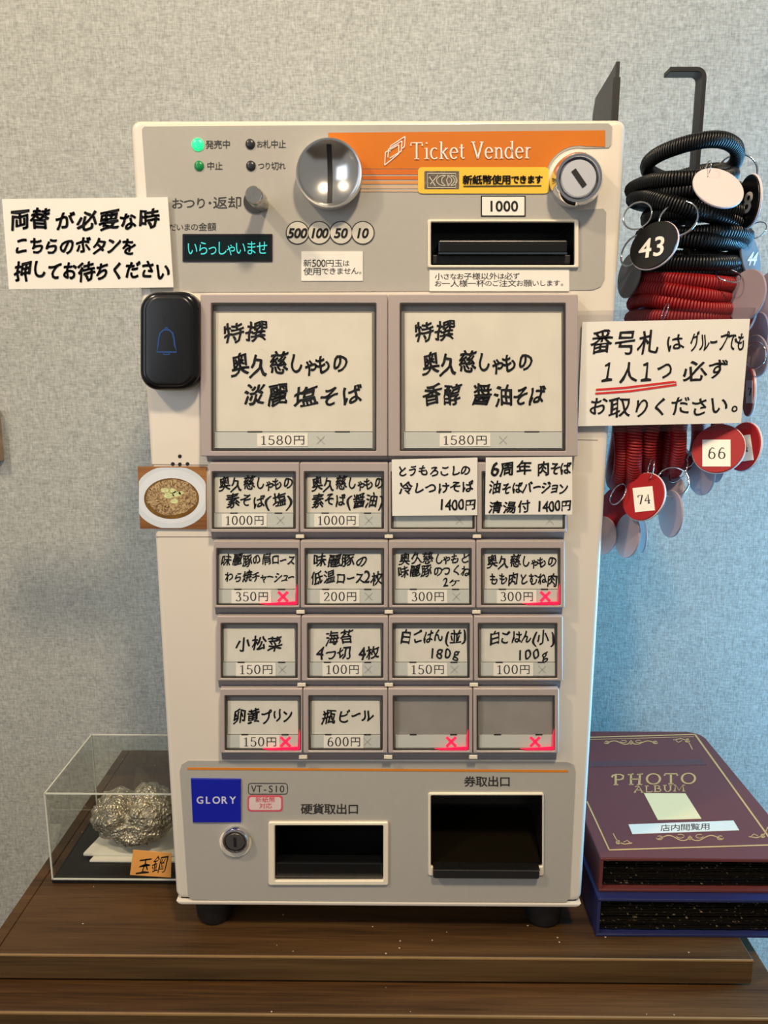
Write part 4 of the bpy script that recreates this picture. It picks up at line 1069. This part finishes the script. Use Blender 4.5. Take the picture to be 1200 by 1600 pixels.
def orient(px, py, a, k, ang, y, sgn=1):
    """matrix of a disc seen as an ellipse: semi-major a px, axis ratio k, major axis at ang degrees"""
    c = at(px, py, y); vd = (c-CAM).normalized()
    rt = vd.cross(U2).normalized(); upv = rt.cross(vd).normalized()
    depth = (c-CAM).dot(FW); R = a*depth/F
    A = math.radians(ang); u = rt*math.cos(A)+upv*math.sin(A); v = -rt*math.sin(A)+upv*math.cos(A)
    v2 = v*k - vd*(math.sqrt(max(0, 1-k*k))*sgn*-1)
    n = u.cross(v2)
    if n.dot(vd) > 0: v2 = -v2; n = -n
    return Matrix(((u.x, v2.x, n.x, c.x), (u.y, v2.y, n.y, c.y), (u.z, v2.z, n.z, c.z), (0, 0, 0, 1))), R
def put(name, me, parent_inv, parent, Mw, scale, holder=None):
    o = bpy.data.objects.new(name, me); COL.objects.link(o); o.parent = parent
    o.matrix_local = parent_inv @ (Mw @ Matrix.Scale(scale, 4)); return o
def band(colour, k, px, py, y, roll, tilt, yaw, sx, sy, label, tag=None, ring=None, text_=None):
    c = at(px, py, y)
    Mr = Matrix.Rotation(math.radians(yaw), 4, 'Z') @ Matrix.Rotation(math.radians(-roll), 4, 'Y') @ Matrix.Rotation(math.radians(tilt), 4, 'X')
    t = thing('number_tag_band', c, label, 'number tag', 'spiral wristbands with number tags')
    inv = Matrix.Translation(-c)
    o = bpy.data.objects.new('spiral_coil', CMS[(colour, k)]); COL.objects.link(o); o.parent = t; o.matrix_local = Mr @ Matrix.Diagonal((sx, sy, 1, 1))
    if ring:
        Mo, R = orient(*ring); put('split_ring', RM, inv, t, Mo, R)
    if tag:
        kind = tag[0]; Mo, R = orient(*tag[1:]); tg = put('number_tag', TM[kind], inv, t, Mo, R)
        if kind in 'br':
            tg2 = put('tag_backing', EDM, inv, t, Mo @ Matrix.Translation((0, 0, -.0012)), R*1.03)
        if text_:
            s, tx, ty, hgt, wid, ang, style = text_
            # lettering lies on the disc: picture points cast on the disc plane
            cn = Mo.to_translation(); nn = Vector((Mo[0][2], Mo[1][2], Mo[2][2]))
            def MD(x, y, lift):
                r = ray(x, y); q_ = cn+nn*(lift); s_ = (q_-CAM).dot(nn)/r.dot(nn); return CAM+r*s_
            ca, sa = math.cos(math.radians(ang)), math.sin(math.radians(ang))
            off = .0016*R/.0185/2
            iv = tg.matrix_world
            def toloc(v): return (Mo @ Matrix.Scale(R, 4)).inverted() @ v
            if style != 'plain':
                stx, sty, stw, sth = style
                bm = NB(); q_ = [(-stw, -sth), (stw, -sth), (stw, sth), (-stw, sth)]
                lo2 = [toloc(MD(stx+x*ca+y*sa, sty-x*sa+y*ca, off+.0001)) for x, y in q_]; vs = [bm.verts.new(v) for v in lo2]; f_ = bm.faces.new(vs)
                st = bmesh.ops.extrude_face_region(bm, geom=[f_])
                for v in [g for g in st['geom'] if isinstance(g, bmesh.types.BMVert)]: v.co.z += .012
                me = bpy.data.meshes.new('sticker'); bmesh.ops.recalc_face_normals(bm, faces=bm.faces[:]); bm.to_mesh(me); bm.free(); me.materials.append(LABELP)
                so = bpy.data.objects.new('number_sticker', me); COL.objects.link(so); so.parent = tg
                lift = off+.0005
            else: lift = off+.0003
            bm = NB(); ML = lambda x, y: toloc(MD(tx+(x-tx)*ca+(y-ty)*sa, ty-(x-tx)*sa+(y-ty)*ca, lift))
            if style == 'plain': text(bm, s, tx-wid/2, ty, tx+wid/2, ty, hgt, ML, .014, 0, .3)
            else: pen(bm, s, tx-wid/2, ty+hgt/2, tx+wid/2, ty+hgt/2, hgt, ML, 2.4, 1.1, .08)
            me = bpy.data.meshes.new('numeral'); bm.to_mesh(me); bm.free(); me.materials.append(WHITEINK if style == 'plain' else INKG)
            no = bpy.data.objects.new('numeral', me); COL.objects.link(no); no.parent = tg
    return t
Y = BY
B_ = band
# colour, mesh, px, py, y, roll, tilt, yaw, sx, sy
B_('black', 1, 1080, 255, Y, -5, -13, 0, .84, .95, 'topmost black spiral band with a blank white tag hanging', ('w', 1122, 294, 41, .60, -35, -.002, 1), (1106, 264, 12, .3, 75, .004))
B_('black', 2, 1064, 281, Y, 12, 6, 20, .98, .95, 'second black spiral band from the top, tag marked 8 at right', ('b', 1169, 315, 39, .40, 83, .014, 1), (1150, 272, 30, .95, 0, .055), ('8', 1168, 316, 34, 13, 4, 'plain'))
B_('black', 0, 1072, 301, Y, 9, 2, 60, .93, 1.0, 'third black spiral band from the top, grey tag hanging far left', ('g', 983, 431, 34, .46, 78, .05, 1), (988, 392, 24, .6, 60, .05))
B_('black', 1, 1060, 324, Y, 14, 8, 100, 1.0, .96, 'fourth black spiral band from the top with large wire ring at left', None, (996, 337, 22, .85, 30, .03))
B_('black', 2, 1093, 334, Y, 1, 4, 30, 1.0, .97, 'black spiral band with the oval tag numbered 43', ('b', 1021, 383, 39, .76, 42, .008, 1), (1060, 342, 29, .85, 20, .012), ('43', 1019, 386, 30, 44, 10, 'plain'))
B_('black', 0, 1085, 352, Y, -5, 10, 70, 1.0, .98, 'black spiral band carrying tag 44 at the right edge', ('g', 1172, 402, 36, .34, 100, .04, -1), (1182, 360, 15, .7, 30, .04), ('44', 1176, 404, 22, 14, 0, 'plain'))
B_('black', 1, 1083, 371, Y, -2, 4, 10, 1.0, 1.0, 'seventh black spiral band down, right behind tag 43')
B_('black', 2, 1082, 389, Y, 2, 8, 130, .98, 1.0, 'eighth black spiral band down, just below tag 43 level')
B_('black', 0, 1072, 408, Y, 8, 6, 45, 1.0, 1.0, 'lowest but one black spiral band, tilting down to the left')
B_('black', 1, 1078, 424, Y+.004, 3, 2, 45, 1.0, 1.0, 'lowest black spiral band, resting on the red ones')
B_('red', 0, 1072, 441, Y, 0, 6, 20, 1.0, 1.02, 'topmost red spiral band with a mauve blank tag at right', ('m', 1166, 462, 40, .66, 75, .010, 1), (1138, 430, 20, .45, -25, .015))
B_('red', 1, 1066, 459, Y, 3, 5, 80, 1.03, 1.02, 'second red spiral band down, blank tag cut by the right edge', ('m', 1212, 462, 40, .8, 80, .035, 1))
B_('red', 2, 1064, 477, Y, -3, 3, 0, 1.03, 1.02, 'third red spiral band down, red tag edge above the sign', ('r', 1152, 487, 40, .6, 80, .020, 1), (1039, 487, 14, .2, 70, .008))
B_('red', 0, 1064, 495, Y, 2, 3, 0, 1.03, 1.02, 'red spiral band level with the top of the laminated sign', ('m', 1184, 527, 38, .40, 84, .030, 1))
B_('red', 1, 1070, 520, Y, 2, 3, 50, 1.0, 1.0, 'red spiral band behind the sign with ring and mauve tag at right', ('m', 1181, 557, 33, .52, 90, .020, 1), (1180, 555, 20, .75, 85, .012))
B_('red', 2, 1072, 550, Y, 2, 3, 50, 1.0, 1.0, 'red spiral band behind the sign, stickered tag seen edge-on', ('r', 1169, 612, 38, .20, 88, .030, 1), None, ('7', 1172, 612, 12, 6, 0, (1171, 612, 5, 18)))
# red bands hanging upright
HY = Y
B_('red', 0, 1088, 655, HY-.005, 0, 88, 40, 1.0, 1.0, 'upright red spiral band holding the round tag half hidden behind a bigger stickered one', ('r', 1161, 698, 38, .62, 80, .010, 1), None, ('4', 1165, 697, 17, 10, 8, (1166, 700, 9, 20)))
B_('red', 1, 1075, 652, HY+.004, 0, 86, 55, 1.0, 1.0, 'upright red spiral band holding the big round tag just under the sign', ('r', 1122, 701, 39, .93, 40, .002, 1), None, ('66', 1121, 708, 17, 31, 0, (1119.5, 708, 22, 21)))
B_('red', 2, 1058, 660, HY-.010, 0, 88, 68, 1.0, 1.05, 'upright red spiral band with mauve tag under number 66', ('m', 1095, 738, 36, .55, 92, .024, 1), (1080, 716, 14, .4, 70, .02))
B_('red', 0, 1042, 668, HY+.008, 0, 90, 74, 1.0, 1.0, 'upright red spiral band with small mauve tag tip below 66', ('m', 1120, 728, 26, .42, 85, .04, 1))
B_('red', 1, 1026, 676, HY-.006, 0, 92, 66, 1.02, 1.0, 'upright red spiral band with the hanging narrow mauve tag', ('m', 1048, 803, 37, .47, 88, .006, 1), (1051, 753, 24, .95, 0, .010))
B_('red', 2, 1010, 681, HY+.012, 0, 90, 80, 1.0, 1.03, 'upright red spiral band with mauve tag behind the narrow one', ('m', 1040, 772, 34, .7, 60, .035, 1), (1060, 735, 20, .5, 60, .02))
B_('red', 0, 994, 684, HY-.008, 0, 90, 70, 1.0, 1.05, 'upright red spiral band holding the lower left round stickered tag', ('r', 1005, 776, 38, .77, 68, .004, 1), (1017, 732, 16, .25, 80, .006), ('74', 1007, 780, 14, 22, 6, (1006, 780, 15.5, 19)))
B_('red', 1, 980, 682, HY+.010, 0, 90, 82, 1.0, 1.05, 'upright red spiral band with lowest mauve tag under 74', ('m', 980, 837, 35, .52, 84, .020, 1), (966, 772, 18, .5, 60, .02))
B_('red', 2, 965, 684, HY-.002, 0, 88, 76, 1.0, 1.0, 'leftmost upright red spiral band, tags half behind the machine', ('m', 941, 837, 30, .70, 86, .045, 1))
B_('red', 0, 1000, 672, HY+.022, 0, 90, 60, 1.05, 1.05, 'rearmost upright red spiral band with dark red tag at left', ('r', 966, 792, 34, .8, 70, .045, 1), None)
B_('red', 1, 1030, 668, HY+.026, 0, 92, 50, 1.05, 1.0, 'rear upright red spiral band, tag tip beside the lowest tag', ('m', 1002, 838, 26, .30, 88, .045, 1))
